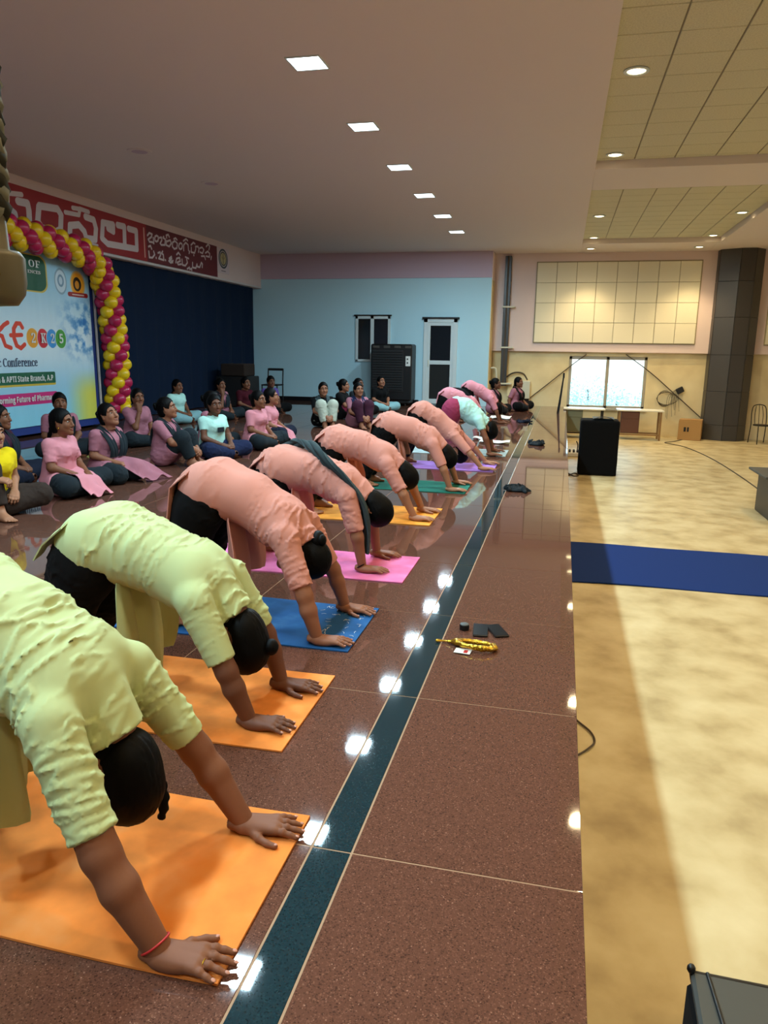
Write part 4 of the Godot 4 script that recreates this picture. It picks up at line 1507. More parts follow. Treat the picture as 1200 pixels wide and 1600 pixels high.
func banner() -> void:
	var N := 1024
	var za := 8.3
	var zb := 11.27
	var ya := 0.16
	var yb := 2.72
	var X := func(z: float) -> float: return (z - za) / (zb - za) * N
	var Y := func(y: float) -> float: return (yb - y) / (yb - ya) * N
	var im := Image.create(N, N, false, Image.FORMAT_RGB8)
	var blot := noise(77, 0.012, 4)
	for y in N:
		for x in N:
			var u := float(x) / N
			var v := float(y) / N
			var c := Color(0.62, 0.80, 0.88).lerp(Color(0.84, 0.90, 0.92), smoothstep(0.1, 0.5, v) * (1.0 - smoothstep(0.55, 0.8, v)))
			c = c.lerp(Color(0.55, 0.82, 0.90), smoothstep(0.75, 0.95, v) * 0.8)
			var q := smoothstep(0.72, 0.95, u)
			c = c.lerp(Color(0.90, 0.84, 0.25), q * smoothstep(0.66, 0.85, v) * 0.85)
			var b := smoothstep(0.66, 0.95, u) * smoothstep(0.2, 0.35, v) * (1.0 - smoothstep(0.5, 0.68, v))
			if b > 0.0:
				c = c.lerp(Color(0.16, 0.45, 0.70), b * clampf(blot.get_noise_2d(x * 1.0, y * 1.0) * 1.6 + 0.35, 0.0, 1.0))
			im.set_pixel(x, y, c)
	# round logos
	for e in [[10.55, 2.33, 0.15, 0.20, Color(0.55, 0.66, 0.72), Color(0.80, 0.86, 0.89)], [10.97, 2.32, 0.19, 0.205, Color(0.87, 0.70, 0.40), Color(0.95, 0.62, 0.12)]]:
		disc(im, Vector2(X.call(e[0]), Y.call(e[1])), Vector2(e[2] / (zb - za), e[3] / (yb - ya)) * N, e[4])
		disc(im, Vector2(X.call(e[0]), Y.call(e[1])), Vector2(e[2] / (zb - za), e[3] / (yb - ya)) * N * 0.84, e[5])
	disc(im, Vector2(X.call(10.96), Y.call(2.32)), Vector2(36, 44), Color(0.16, 0.10, 0.06))
	disc(im, Vector2(X.call(10.96), Y.call(2.31)), Vector2(20, 26), Color(0.85, 0.55, 0.15))
	disc(im, Vector2(X.call(10.55), Y.call(2.34)), Vector2(28, 38), Color(0.48, 0.60, 0.68))
	disc(im, Vector2(X.call(10.55), Y.call(2.34)), Vector2(16, 24), Color(0.78, 0.84, 0.88))
	stroke(im, [Vector2(X.call(10.75), Y.call(2.155)), Vector2(X.call(11.18), Y.call(2.155))], 14.0, Color(0.60, 0.10, 0.10))
	stroke(im, [Vector2(X.call(10.82), Y.call(2.155)), Vector2(X.call(11.11), Y.call(2.155))], 4.0, Color(0.85, 0.75, 0.70))
	# the large letters K and E in brush strokes, then four discs
	var red := Color(0.86, 0.24, 0.13)
	for l in [[9.00, 1.68, 9.00, 1.31], [9.31, 1.66, 9.22, 1.62, 9.05, 1.49], [9.05, 1.50, 9.17, 1.47, 9.22, 1.34, 9.33, 1.31], [9.60, 1.60, 9.56, 1.655, 9.48, 1.655, 9.42, 1.58, 9.41, 1.45, 9.45, 1.34, 9.53, 1.305, 9.62, 1.36], [9.35, 1.485, 9.57, 1.495]]:
		var o := []
		for q in range(0, l.size(), 2):
			o.append(Vector2(X.call(l[q]), Y.call(l[q + 1])))
		stroke(im, o, 12.0, red)
	for e in [[9.80, Color(0.92, 0.62, 0.16)], [10.03, Color(0.80, 0.16, 0.20)], [10.24, Color(0.25, 0.58, 0.82)], [10.45, Color(0.28, 0.60, 0.22)]]:
		disc(im, Vector2(X.call(e[0]), Y.call(1.455)), Vector2(0.135 / (zb - za), 0.150 / (yb - ya)) * N, Color(0.86, 0.88, 0.85))
		disc(im, Vector2(X.call(e[0]), Y.call(1.455)), Vector2(0.125 / (zb - za), 0.142 / (yb - ya)) * N, e[1])
	# title plate and two strips
	for e in [[8.3, 10.24, 2.12, 2.66, Color(0.80, 0.70, 0.30), 60.0], [8.3, 10.21, 2.14, 2.64, Color(0.07, 0.33, 0.22), 56.0], [8.3, 10.25, 0.755, 0.80, Color(0.82, 0.68, 0.22), 6.0], [8.3, 10.25, 0.785, 0.955, Color(0.06, 0.36, 0.24), 8.0], [8.3, 10.26, 0.48, 0.655, Color(0.80, 0.14, 0.45), 8.0]]:
		var r: float = e[5]
		var x1: float = X.call(e[1])
		for yy in range(int(Y.call(e[3])), int(Y.call(e[2]))):
			var k := minf(yy - Y.call(e[3]), Y.call(e[2]) - yy)
			var inset := 0.0 if k > r else r - sqrt(maxf(r * r - (r - k) * (r - k), 0.0))
			im.fill_rect(Rect2i(0, yy, int(x1 - inset), 1), e[4])
	var b := base("banner")
	tag(b, "large printed conference banner with bright circles and strips of text on a blue framed stand", "banner")
	put("banner_print", wall_print(-7.70, -za, -zb, ya, yb, 0.003), printed(im, 0.5), b)
	var bk := Arr.new()
	bk.box(Vector3(-7.735, (ya + yb) * 0.5 - 0.04, -(za + zb) * 0.5 - 0.03), Vector3(0.03, yb - ya + 0.16, zb - za + 0.14), 0.004)
	put("frame_board", bk, M.banner_blue, b)
	put("edge_strip", slab(-7.72, -7.69, 0.05, yb, -11.42, -11.385, 0.004), M.sign_white, b)
	for z in [-8.6, -11.2]:
		put("stand_foot", slab(-8.0, -7.5, 0.0, 0.045, z - 0.03, z + 0.03, 0.005), M.dark, b)
		put("stand_post", slab(-7.80, -7.75, 0.0, 2.6, z - 0.025, z + 0.025, 0.004), M.dark, b)
	var x := -7.690
	var white: Material = M.paper
	letters(b, "E OF", x, -9.66, -10.08, 2.475, 2.575, white, "Droid Serif")
	letters(b, "ENCES", x, -9.80, -10.08, 2.385, 2.43, white, "Droid Serif")
	letters(b, "2", x, -9.765, -9.85, 1.385, 1.53, white, "Droid Serif")
	letters(b, "K", x, -9.975, -10.09, 1.385, 1.53, white, "Droid Serif")
	letters(b, "2", x, -10.20, -10.285, 1.385, 1.53, white, "Droid Serif")
	letters(b, "5", x, -10.405, -10.495, 1.385, 1.53, white, "Droid Sans")
	letters(b, "c Conference", x, -9.04, -9.85, 1.045, 1.165, M.ink, "Droid Serif", false)
	letters(b, "n & APTI State Branch, A.P", x, -9.00, -10.18, 0.81, 0.915, white, "Droid Sans")
	letters(b, "orming Future of Pharmacy", x, -9.00, -10.21, 0.50, 0.62, white, "Droid Sans")

func balloons() -> void:
	var g := base("balloon_garland")
	tag(g, "twisted garland of pink and yellow balloons framing the banner's top and right side", "balloon garland")
	var a := Arr.new()
	a.ball(Vector3.ZERO, Vector3(0.112, 0.122, 0.112), 16)
	a.lathe(Vector3(0, -0.128, 0), [Vector2(0.012, 0.004), Vector2(0.006, -0.006), Vector2(0.013, -0.018)], 8)
	var bm := a.mesh()
	var path := smooth_path([Vector3(-7.52, 0.16, -11.62), Vector3(-7.50, 1.0, -11.64), Vector3(-7.48, 1.9, -11.52), Vector3(-7.47, 2.42, -11.36), Vector3(-7.47, 2.72, -11.05), Vector3(-7.47, 2.82, -10.4), Vector3(-7.47, 2.86, -9.5), Vector3(-7.47, 2.88, -8.2)], 40)
	var step := 0.150
	var along := 0.0
	var row := 0
	var cord := []
	for q in path.size() - 1:
		along += path[q].distance_to(path[q + 1])
		if along < step:
			continue
		along -= step
		var t: Vector3 = (path[q + 1] - path[q]).normalized()
		var u := Vector3.RIGHT
		var w := t.cross(u).normalized()
		cord.append(path[q])
		for j in 4:
			var an := TAU * j / 4.0 + row * 0.72
			var o: Vector3 = u * cos(an) + w * sin(an)
			var bas := Basis(o.cross(t), o, t)
			put("balloon", bm, M.yellow_balloon if j % 2 == 0 else M.pink_balloon, g, Transform3D(bas, path[q] + o * 0.120))
		row += 1
	put("garland_cord", cable(cord, 0.006, 2, 5), M.rope, g)

func build_mats() -> void:
	for e in [
		[-0.64, 1.225, 1.835, 1.75, "mat_orange", "orange yoga mat nearest the camera, under the hands with the red wrist thread"],
		[-0.85, 2.15, 2.77, 1.55, "mat_orange", "orange yoga mat second from the camera, next to the blue mat"],
		[-0.87, 3.03, 3.63, 1.65, "mat_blue", "blue yoga mat with faint white print at its corner"],
		[-0.845, 4.10, 4.67, 1.65, "mat_pink", "bright pink yoga mat"],
		[-0.945, 5.60, 6.26, 1.65, "mat_amber", "amber yellow yoga mat between the pink mat and the green mat"],
		[-0.85, 7.02, 7.62, 1.65, "mat_green", "dark green yoga mat"],
		[-0.71, 8.46, 9.05, 1.65, "mat_purple", "lilac purple yoga mat"],
		[-0.67, 9.78, 10.46, 1.55, "mat_grey", "pale grey yoga mat under the hands of the woman in the mint shirt"]]:
		var w: float = e[2] - e[1]
		var a := Arr.new()
		a.sheet(24, 10, func(u: float, v: float) -> Vector3:
			return Vector3(e[0] - e[3] * u, 0.0045 + 0.0015 * sin(u * 9.0 + v * 4.0) * u, -e[1] - w * v + 0.004 * sin(u * 11.0)), 0.006)
		var o := put("yoga_mat", a, M[e[4]])
		tag(o, e[5], "yoga mat", "yoga mats in a row across the stage")
		if e[4] == "mat_blue":
			# faint white print: strokes and sprigs in the front corner
			var r := RandomNumberGenerator.new()
			r.seed = 4
			var p := Arr.new()
			for q in 46:
				var c := Vector3(-0.90 - r.randf() * 0.17, 0.0085, -3.10 - r.randf() * 0.47)
				if r.randf() < 0.35:
					c = Vector3(-1.02 - r.randf() * 0.12, 0.0085, -3.46 - r.randf() * 0.12)
				var t := Vector3(r.randfn(), 0, r.randfn()).normalized()
				p.tube([c, c + t * 0.012 + Vector3(t.z, 0, -t.x) * 0.004, c + t * 0.026], [0.0011], 5, 0.3)
			put("print", p, M.paper, o)
	# white sheets of paper and cloth before the far rows
	for e in [[-0.72, 11.15, 0.45, 0.30, "white folded cloth spread beyond the grey mat"], [-1.02, 11.55, 0.30, 0.24, "white paper sheets behind the folded cloth"], [-1.00, 15.4, 0.42, 0.7, "white sheet on the floor before the farthest folded woman"]]:
		var a := Arr.new()
		var r := RandomNumberGenerator.new()
		r.seed = int(e[1] * 10)
		var ph := r.randf() * 6.0
		a.sheet(20, 14, func(u: float, v: float) -> Vector3:
			return Vector3(e[0] - e[2] * u, 0.012 + 0.012 * (sin(u * 8.0 + ph) * cos(v * 6.0) + 1.0), -e[1] - e[3] * v - 0.05 * u), 0.004)
		tag(put("white_cloth" if "cloth" in e[4] else "paper_sheet", a, M.paper), e[4], "sheet")

func build_hall_objects() -> void:
	# --- loudspeaker under a black cover
	var s := base("covered_speaker", Vector3(0.66, HALL, -13.1))
	tag(s, "tall black box under a fitted cloth cover, standing on the hall floor below the window", "covered box")
	var f := Fld.new(Vector3(-0.5, -0.05, -0.5), Vector3(0.5, 1.1, 0.5), 0.022)
	f.rbox(Vector3(0, 0.46, 0), Vector3(0.32, 0.475, 0.25), 0.035)
	f.crease(Vector3(0.8, 0.6, 0).normalized(), 5.0, 1.6, 0.014, noise(2, 1.0, 2))
	f.cut(Vector3(0, 0.01, 0), Vector3.UP)
	var a := Arr.new()
	f.mesh(a)
	put("cloth_cover", a, M.black_cloth, s)
	var fold := Arr.new()
	fold.sheet(12, 6, func(u: float, v: float) -> Vector3: return Vector3(-0.12 + 0.34 * u, 0.955 + 0.035 * sin(u * 3.2) * (1.0 - v), 0.24 - 0.42 * v), 0.012)
	put("cover_fold", fold, M.grey_vinyl, s)
	# --- dark covered speaker close to the camera, bottom right
	var b := base("padded_case", Vector3(0.80, HALL, -1.36), -0.03)
	tag(b, "dark grey box with a black piped edge at the lower right corner", "covered box")
	put("case_body", bx(Vector3(0, 0.235, 0), Vector3(0.82, 0.47, 0.70), 0.012), M.black_cloth, b)
	put("case_top", bx(Vector3(0.004, 0.482, 0.0), Vector3(0.815, 0.03, 0.70), 0.008), M.grey_vinyl, b)
	var pp := Arr.new()
	pp.tube([Vector3(-0.365, 0.500, -0.345), Vector3(-0.335, 0.502, 0.0), Vector3(-0.31, 0.500, 0.345)], [0.005], 8)
	pp.tube([Vector3(-0.400, 0.494, -0.346), Vector3(0.0, 0.496, -0.348), Vector3(0.41, 0.494, -0.345)], [0.005], 8)
	put("piping", pp, M.black_plastic, b)
	var kn := Arr.new()
	kn.ball(Vector3(-0.403, 0.503, -0.347), Vector3(0.011, 0.013, 0.011), 10)
	kn.tube([Vector3(-0.397, 0.470, -0.340), Vector3(-0.403, 0.500, -0.347)], [0.006], 8)
	put("corner_knob", kn, M.black_plastic, b)
	# --- blue carpet runner
	var cr := Arr.new()
	cr.sheet(40, 10, func(u: float, v: float) -> Vector3:
		return Vector3(lerpf(0.15, 3.6, u), HALL + 0.008 + 0.004 * sin(u * 14.0 + v), lerpf(-6.60, -8.06, v) - 0.10 * u * (1.0 - v) - 0.02 * sin(u * 9.0)), 0.010)
	tag(put("carpet_runner", cr, M.carpet), "deep blue carpet strip laid across the pale hall floor", "carpet")
	# --- desks below the window
	desk(Vector3(1.86, HALL, -18.95), 1.06, "brown desk with a pale top and wooden legs below the window's right pane", M.wood, M.wood_light, 0.42)
	desk(Vector3(0.56, HALL, -18.9), 0.98, "pale topped desk with an olive steel cabinet below the window's left pane", M.olive, M.iron, 0.36)
	# --- cardboard box
	var bo := base("cardboard_box", Vector3(3.10, HALL, -19.30), -0.22)
	tag(bo, "brown cardboard carton by the foot of the dark pillar", "box")
	put("carton", bx(Vector3(0, 0.24, 0), Vector3(0.52, 0.48, 0.4), 0.008), M.card, bo)
	put("carton_flap", bx(Vector3(-0.13, 0.487, 0), Vector3(0.25, 0.012, 0.39), 0.003), M.card, bo)
	put("carton_flap", bx(Vector3(0.13, 0.490, 0), Vector3(0.25, 0.012, 0.39), 0.003), M.card, bo)
	var mk := Arr.new()
	mk.box(Vector3(-0.11, 0.26, 0.2015), Vector3(0.05, 0.11, 0.003), 0.001)
	mk.box(Vector3(-0.04, 0.26, 0.2015), Vector3(0.04, 0.11, 0.003), 0.001)
	put("printed_mark", mk, M.iron, bo)
	chair(Vector3(4.62, HALL, -19.0), 0.25)
	table_right()
	# --- electrical box and curved conduit on the wall
	var e := base("electrical_box", Vector3(-1.12, 0.18, BACK))
	tag(e, "cream metal electrical box on the beige wall behind the two seated figures", "electrical box")
	put("box_body", slab(0.0, 0.32, 0.0, 0.46, 0.0, 0.13, 0.01), M.white_metal, e)
	put("box_door", slab(0.012, 0.308, 0.012, 0.448, 0.13, 0.142, 0.006), M.white_metal, e)
	put("side_box", slab(-0.26, -0.02, 0.05, 0.42, 0.0, 0.09, 0.008), M.beige_wall, e)
	put("base_bracket", slab(0.02, 0.30, -0.06, -0.002, 0.0, 0.06, 0.004), M.iron, e)
	tag(put("conduit_pipe", cable([Vector3(-1.50, 0.55, BACK + 0.05), Vector3(-1.42, 0.72, BACK + 0.06), Vector3(-1.22, 0.84, BACK + 0.07), Vector3(-1.0, 0.82, BACK + 0.07), Vector3(-0.88, 0.66, BACK + 0.06)], 0.022), M.wire), "curved brown flexible conduit arching over the cream electrical box", "pipe")
	# --- dark cable tray rising beside the return wall, with brackets
	var tr := base("cable_tray", Vector3(-1.48, 0.50, BACK))
	tag(tr, "tall dark cable duct running up the corner between stage and hall walls", "cable duct")
	put("duct", slab(-0.09, 0.07, 0.0, 3.2, 0.10, 0.22, 0.008), M.charcoal, tr)
	put("duct_strip", slab(-0.03, 0.01, 0.0, 3.2, 0.22, 0.235, 0.003), M.wire, tr)
	for y in [0.04, 0.95, 1.95]:
		put("bracket", slab(-0.12, 0.20, y, y + 0.04, 0.09, 0.25, 0.004), M.white_metal, tr)
	tag(put("wall_pipe", cable([Vector3(-1.80, 0.95, -19.35), Vector3(-1.72, 0.96, -19.35), Vector3(-1.66, 0.90, -19.35), Vector3(-1.63, 0.55, -19.35), Vector3(-1.62, 0.15, -19.35)], 0.022), M.white_metal), "bent pale pipe on the narrow beige wall end", "pipe")
	# --- slanting cables on the wall
	tag(put("slanting_cable", cable([Vector3(-0.80, 0.20, BACK + 0.03), Vector3(-0.3, 0.62, BACK + 0.05), Vector3(0.2, 1.05, BACK + 0.03), Vector3(0.55, 1.33, BACK + 0.03)], 0.013), M.wire), "brown cable slanting up the beige wall to the window's left edge", "cable")
	tag(put("slanting_cable", cable([Vector3(1.50, 1.34, BACK + 0.03), Vector3(2.10, 0.92, BACK + 0.03), Vector3(2.70, 0.42, BACK + 0.03), Vector3(3.38, -0.16, BACK + 0.03)], 0.013), M.wire), "brown cable slanting down the beige wall from the window to the pillar", "cable")
	var co := base("cable_coil", Vector3(2.55, 0.32, BACK + 0.04))
	tag(co, "loose coil of thin wires hanging from a dark socket on the beige wall", "cable coil")
	var lp := Arr.new()
	var r := RandomNumberGenerator.new()
	r.seed = 5
	for q in 5:
		var pts := []
		for k in 15:
			var an := TAU * k / 14.0
			pts.append(Vector3(-0.05 + (0.17 + 0.02 * q) * cos(an) + q * 0.015, 0.02 + (0.20 - 0.012 * q) * sin(an) - 0.06, 0.01 + 0.006 * q))
		lp.tube(pts, [0.005], 5)
	for q in 6:
		var x := 0.02 + q * 0.05
		lp.tube(smooth_path([Vector3(0.25, 0.22, 0.02), Vector3(x, 0.0, 0.03), Vector3(x + r.randf_range(-0.05, 0.05), -0.3 - r.randf() * 0.25, 0.02)], 5), [0.004], 5)
	put("wire_loops", lp, M.wire, co)
	put("socket", bx(Vector3(0.29, 0.17, 0.03), Vector3(0.17, 0.14, 0.08), 0.012, Basis(Vector3.BACK, 0.5)), M.dark, co)
	tag(put("floor_cable", cable([Vector3(2.95, HALL + 0.008, -19.2), Vector3(2.62, HALL + 0.008, -18.6), Vector3(2.42, HALL + 0.008, -18.3), Vector3(2.75, HALL + 0.008, -17.6), Vector3(2.98, HALL + 0.008, -15.8), Vector3(3.05, HALL + 0.008, -13.4), Vector3(3.02, HALL + 0.008, -11.2)], 0.009), M.wire), "thin cable trailing over the hall floor from the carton towards the dark table", "cable")
	tag(put("tangled_cable", cable([Vector3(0.20, HALL + 0.01, -12.9), Vector3(0.28, HALL + 0.02, -12.6), Vector3(0.36, HALL + 0.01, -12.75), Vector3(0.30, HALL + 0.015, -12.95), Vector3(0.20, HALL + 0.01, -12.7)], 0.012), M.wire), "small tangle of cable on the floor beside the black covered box", "cable")
	# bottles and odds and ends on the floor left of the covered box
	var jk := base("audio_mixer", Vector3(0.32, HALL, -15.3))
	tag(jk, "small white and black cluttered device on the floor left of the black covered box", "device")
	put("device_body", bx(Vector3(0, 0.04, 0), Vector3(0.26, 0.08, 0.3), 0.01), M.paper, jk)
	for q in 6:
		put("device_knob", bx(Vector3(-0.09 + (q % 3) * 0.08, 0.10, -0.06 + (q / 3) * 0.12), Vector3(0.04, 0.05, 0.05), 0.006), M.dark, jk)
	put("device_stem", cable([Vector3(0.05, 0.08, 0), Vector3(0.06, 0.22, 0.0), Vector3(0.03, 0.30, 0.02)], 0.012), M.iron, jk)
	# looped cable hanging out below the stage edge
	tag(put("stage_edge_cable", cable([Vector3(0.118, HALL + 0.05, -4.05), Vector3(0.19, HALL + 0.012, -3.96), Vector3(0.265, HALL + 0.010, -3.84), Vector3(0.285, HALL + 0.010, -3.74), Vector3(0.255, HALL + 0.012, -3.66), Vector3(0.19, HALL + 0.010, -3.57), Vector3(0.118, HALL + 0.04, -3.48)], 0.0055), M.wire), "thin loop of cable on the hall floor at the foot of the stage edge", "cable")

func desk(at: Vector3, w: float, label: String, mp: Material, ml: Material, pw: float) -> void:
	var o := base("desk", at)
	tag(o, label, "desk")
	put("desk_top", bx(Vector3(0, 0.70, 0), Vector3(w, 0.035, 0.55), 0.006), M.laminate, o)
	for x in [-w * 0.5 + 0.06, w * 0.5 - 0.06]:
		for z in [-0.22, 0.22]:
			put("leg", bx(Vector3(x, 0.341, z), Vector3(0.045, 0.682, 0.045), 0.005), ml, o)
	put("cabinet", bx(Vector3(-w * 0.5 + 0.10 + pw * 0.5, 0.42, 0), Vector3(pw, 0.52, 0.44), 0.006), mp, o)
	put("drawer", bx(Vector3(-w * 0.5 + 0.10 + pw * 0.5, 0.58, 0.225), Vector3(pw - 0.03, 0.15, 0.016), 0.004), mp, o)
	put("rail", bx(Vector3(0, 0.13, 0.22), Vector3(w - 0.16, 0.035, 0.025), 0.004), ml, o)
	put("rail", bx(Vector3(0, 0.13, -0.22), Vector3(w - 0.16, 0.035, 0.025), 0.004), ml, o)

func chair(at: Vector3, turn: float) -> void:
	var o := base("metal_chair", at, turn)
	tag(o, "thin dark metal chair with an openwork back in front of the dark pillar", "chair")
	var r := 0.011
	for x in [-0.18, 0.18]:
		put("leg", cable([Vector3(x, 0.0, 0.20), Vector3(x * 0.97, 0.42, 0.17)], r), M.iron, o)
		put("leg", cable([Vector3(x * 1.05, 0.0, -0.21), Vector3(x, 0.42, -0.17), Vector3(x * 0.98, 0.70, -0.20), Vector3(x * 0.75, 0.86, -0.22), Vector3(0, 0.90, -0.23)], r), M.iron, o)
	var s := Arr.new()
	s.lathe(Vector3(0, 0.43, 0), [Vector2(0.0, -0.012), Vector2(0.19, -0.012), Vector2(0.205, 0.0), Vector2(0.19, 0.014), Vector2(0.0, 0.018)], 24)
	put("seat", s, M.iron, o)
	for x in [-0.09, 0.0, 0.09]:
		put("back_rod", cable([Vector3(x, 0.44, -0.17), Vector3(x * 1.1, 0.66, -0.195), Vector3(x * 0.8, 0.89 - absf(x) * 0.3, -0.225)], 0.007), M.iron, o)

func table_right() -> void:
	var o := base("side_table", Vector3(3.25, HALL, -10.25))
	tag(o, "dark sided table with a grey top cut off by the right edge of the view", "table")
	put("table_top", bx(Vector3(0, 0.55, 0), Vector3(1.5, 0.03, 0.9), 0.006), M.grey_vinyl, o)
	put("side_panel", bx(Vector3(-0.62, 0.267, 0), Vector3(0.03, 0.535, 0.72), 0.004), M.black_plastic, o)
	put("side_panel", bx(Vector3(0.62, 0.267, 0), Vector3(0.03, 0.535, 0.72), 0.004), M.black_plastic, o)
	put("front_panel", bx(Vector3(0, 0.35, 0.33), Vector3(1.2, 0.36, 0.02), 0.004), M.black_plastic, o)
	for z in [-0.40, 0.40]:
		put("leg", bx(Vector3(-0.60, 0.267, z), Vector3(0.05, 0.535, 0.04), 0.005), M.iron, o)

func crumpled(called: String, at: Vector3, size: Vector3, sd: int, m: Material, label: String) -> void:
	var f := Fld.new(Vector3(-size.x - 0.06, -0.02, -size.z - 0.06), Vector3(size.x + 0.06, size.y * 2.0 + 0.05, size.z + 0.06), 0.009)
	var r := RandomNumberGenerator.new()
	r.seed = sd
	f.ell(Vector3(0, size.y * 0.25, 0), Basis.IDENTITY, Vector3(size.x * 0.7, size.y * 0.6, size.z * 0.65), 0.03)
	for q in 9:
		var a := Vector3(r.randf_range(-0.8, 0.6) * size.x, r.randf_range(0.15, 0.8) * size.y, r.randf_range(-0.7, 0.7) * size.z)
		var b := a + Vector3(r.randf_range(0.1, 0.6) * size.x, r.randf_range(-0.4, 0.3) * size.y, r.randf_range(-0.5, 0.5) * size.z)
		b = b.clamp(-size, size)
		f.cap(a, b, 0.03, 0.018, 0.02)
	f.crease(Vector3(0.6, 0.3, 0.7).normalized(), 26.0, 9.0, 0.026, noise(sd, 1.0, 2))
	f.cut(Vector3(0, 0.002, 0), Vector3.UP)
	var o := Arr.new()
	f.mesh(o)
	tag(put(called, o, m, self, Transform3D(Basis.IDENTITY, at)), label, "cloth")

func build_small_things() -> void:
	for e in [[-0.315, 3.455, 0.10, "black smartphone lying beside the small round black tin"], [-0.235, 3.470, 0.42, "black smartphone, the right one of the pair beside the gold sachet"]]:
		var p := base("smartphone", Vector3(e[0], 0.0, -e[1]), e[2])
		tag(p, e[3], "phone", "pair of phones on the stone ledge")
		put("phone_body", bx(Vector3(0, 0.0065, 0), Vector3(0.072, 0.010, 0.155), 0.003), M.black_plastic, p)
		put("screen", bx(Vector3(0, 0.0118, 0), Vector3(0.067, 0.0012, 0.149), 0.0004), M.phone, p)
	var tn := base("round_tin", Vector3(-0.395, 0.0, -3.46))
	tag(tn, "small round black container left of the two phones", "container")
	var a := Arr.new()
	a.lathe(Vector3.ZERO, [Vector2(0.0, 0.0), Vector2(0.022, 0.0), Vector2(0.024, 0.003), Vector2(0.024, 0.024), Vector2(0.022, 0.027)], 24)
	put("container_body", a, M.black_plastic, tn)
	var b := Arr.new()
	b.lathe(Vector3(0, 0.027, 0), [Vector2(0.022, 0.0), Vector2(0.021, 0.004), Vector2(0.0, 0.0045)], 24)
	put("lid", b, M.grey_vinyl, tn)
	# gold foil sachet with a white tag
	var g := base("gold_sachet", Vector3(-0.335, 0.0, -3.245), -0.20)
	tag(g, "crumpled shiny gold foil wrapper with a twisted end on the stone ledge", "wrapper")
	var f := Fld.new(Vector3(-0.18, -0.01, -0.07), Vector3(0.16, 0.06, 0.07), 0.004)
	for q in 12:
		var t0 := TAU * q / 12.0
		var t1 := TAU * (q + 1) / 12.0
		f.cap(Vector3(0.02 + cos(t0) * 0.095, 0.016 + 0.008 * sin(t0), sin(t0) * 0.052), Vector3(0.02 + cos(t1) * 0.095, 0.016 + 0.008 * sin(t1), sin(t1) * 0.052), 0.012, 0.013, 0.008)
	f.cap(Vector3(-0.13, 0.010, 0.006), Vector3(-0.06, 0.014, 0), 0.006, 0.020, 0.02, 1.4, Vector3.UP)
	f.cap(Vector3(-0.13, 0.010, 0.006), Vector3(-0.16, 0.010, 0.016), 0.006, 0.014, 0.01, 1.6, Vector3.UP)
	f.crease(Vector3(1, 0, 0.3).normalized(), 60.0, 25.0, 0.006, noise(14, 1.0, 3))
	f.cut(Vector3(0, 0.001, 0), Vector3.UP)
	var s := Arr.new()
	f.mesh(s)
	put("foil", s, M.gold, g)
	var t := base("paper_tag", Vector3(-0.365, 0.0, -3.175), -0.1)
	tag(t, "white paper tag with a red mark resting against the gold wrapper", "paper tag")
	put("tag_sheet", bx(Vector3(0, 0.006, 0), Vector3(0.075, 0.0014, 0.056), 0.0004), M.paper, t)
	put("red_mark", bx(Vector3(0.014, 0.0071, 0.004), Vector3(0.018, 0.0008, 0.034), 0.0003), M.red, t)
	crumpled("dark_shawl", Vector3(-0.375, 0.0, -7.36), Vector3(0.14, 0.055, 0.16), 3, M.slate, "crumpled dark grey cloth heap on the ledge, the nearest of the three heaps")
	crumpled("dark_shawl", Vector3(-0.32, 0.0, -11.25), Vector3(0.16, 0.055, 0.18), 8, M.slate, "crumpled dark grey cloth heap on the ledge, the middle of the three heaps")
	crumpled("dark_shawl", Vector3(-0.70, 0.0, -14.9), Vector3(0.17, 0.05, 0.22), 12, M.navy, "crumpled dark cloth heap with pale bits, the farthest of the three heaps")
	# folded tripod leaning at the stage's far corner
	var tp := base("folded_stand", Vector3(-0.04, 0.0, -17.6))
	tag(tp, "folded black stand upright at the far edge of the stage", "stand")
	for q in 3:
		put("leg", cable([Vector3(-0.03 + 0.015 * q, 0.0, 0.01 * q), Vector3(0.02 + 0.008 * q, 0.45, 0.0), Vector3(0.06, 0.80, 0.0)], 0.016), M.black_plastic, tp)
	put("head_clamp", bx(Vector3(0.065, 0.85, 0), Vector3(0.04, 0.12, 0.04), 0.008), M.black_plastic, tp)
	# dark cooler by the end wall
	var c := base("air_cooler", Vector3(-4.16, 0.0, -18.55))
	tag(c, "big black air cooler on castors against the pale blue end wall", "air cooler")
	put("cooler_body", bx(Vector3(0, 0.82, 0), Vector3(1.04, 1.38, 0.56), 0.03), M.black_plastic, c)
	put("cooler_base", bx(Vector3(0, 0.16, 0), Vector3(0.94, 0.22, 0.5), 0.03), M.black_plastic, c)
	put("grille_frame", bx(Vector3(-0.08, 0.86, 0.285), Vector3(0.80, 1.02, 0.02), 0.008), M.dark, c)
	for q in 16:
		put("slat", bx(Vector3(-0.08, 0.40 + q * 0.061, 0.298), Vector3(0.74, 0.012, 0.02), 0.003), M.black_plastic, c)
	for q in 4:
		put("top_vent", bx(Vector3(-0.38 + q * 0.27, 1.44, 0.283), Vector3(0.16, 0.06, 0.012), 0.004), M.charcoal2, c)
	put("control_panel", bx(Vector3(0.43, 1.10, 0.285), Vector3(0.12, 0.24, 0.02), 0.004), M.paper, c)
	for y in [1.06, 1.15]:
		put("control_knob", bx(Vector3(0.42, y, 0.30), Vector3(0.035, 0.035, 0.02), 0.005), M.dark, c)
	for x in [-0.36, 0.36]:
		var w := Arr.new()
		w.lathe(Vector3(x, 0.035, 0.2), [Vector2(0.0, -0.015), Vector2(0.035, -0.015), Vector2(0.035, 0.015), Vector2(0.0, 0.015)], 16, Basis(Vector3.UP, Vector3.RIGHT, Vector3.FORWARD))
		put("caster", w, M.iron, c)
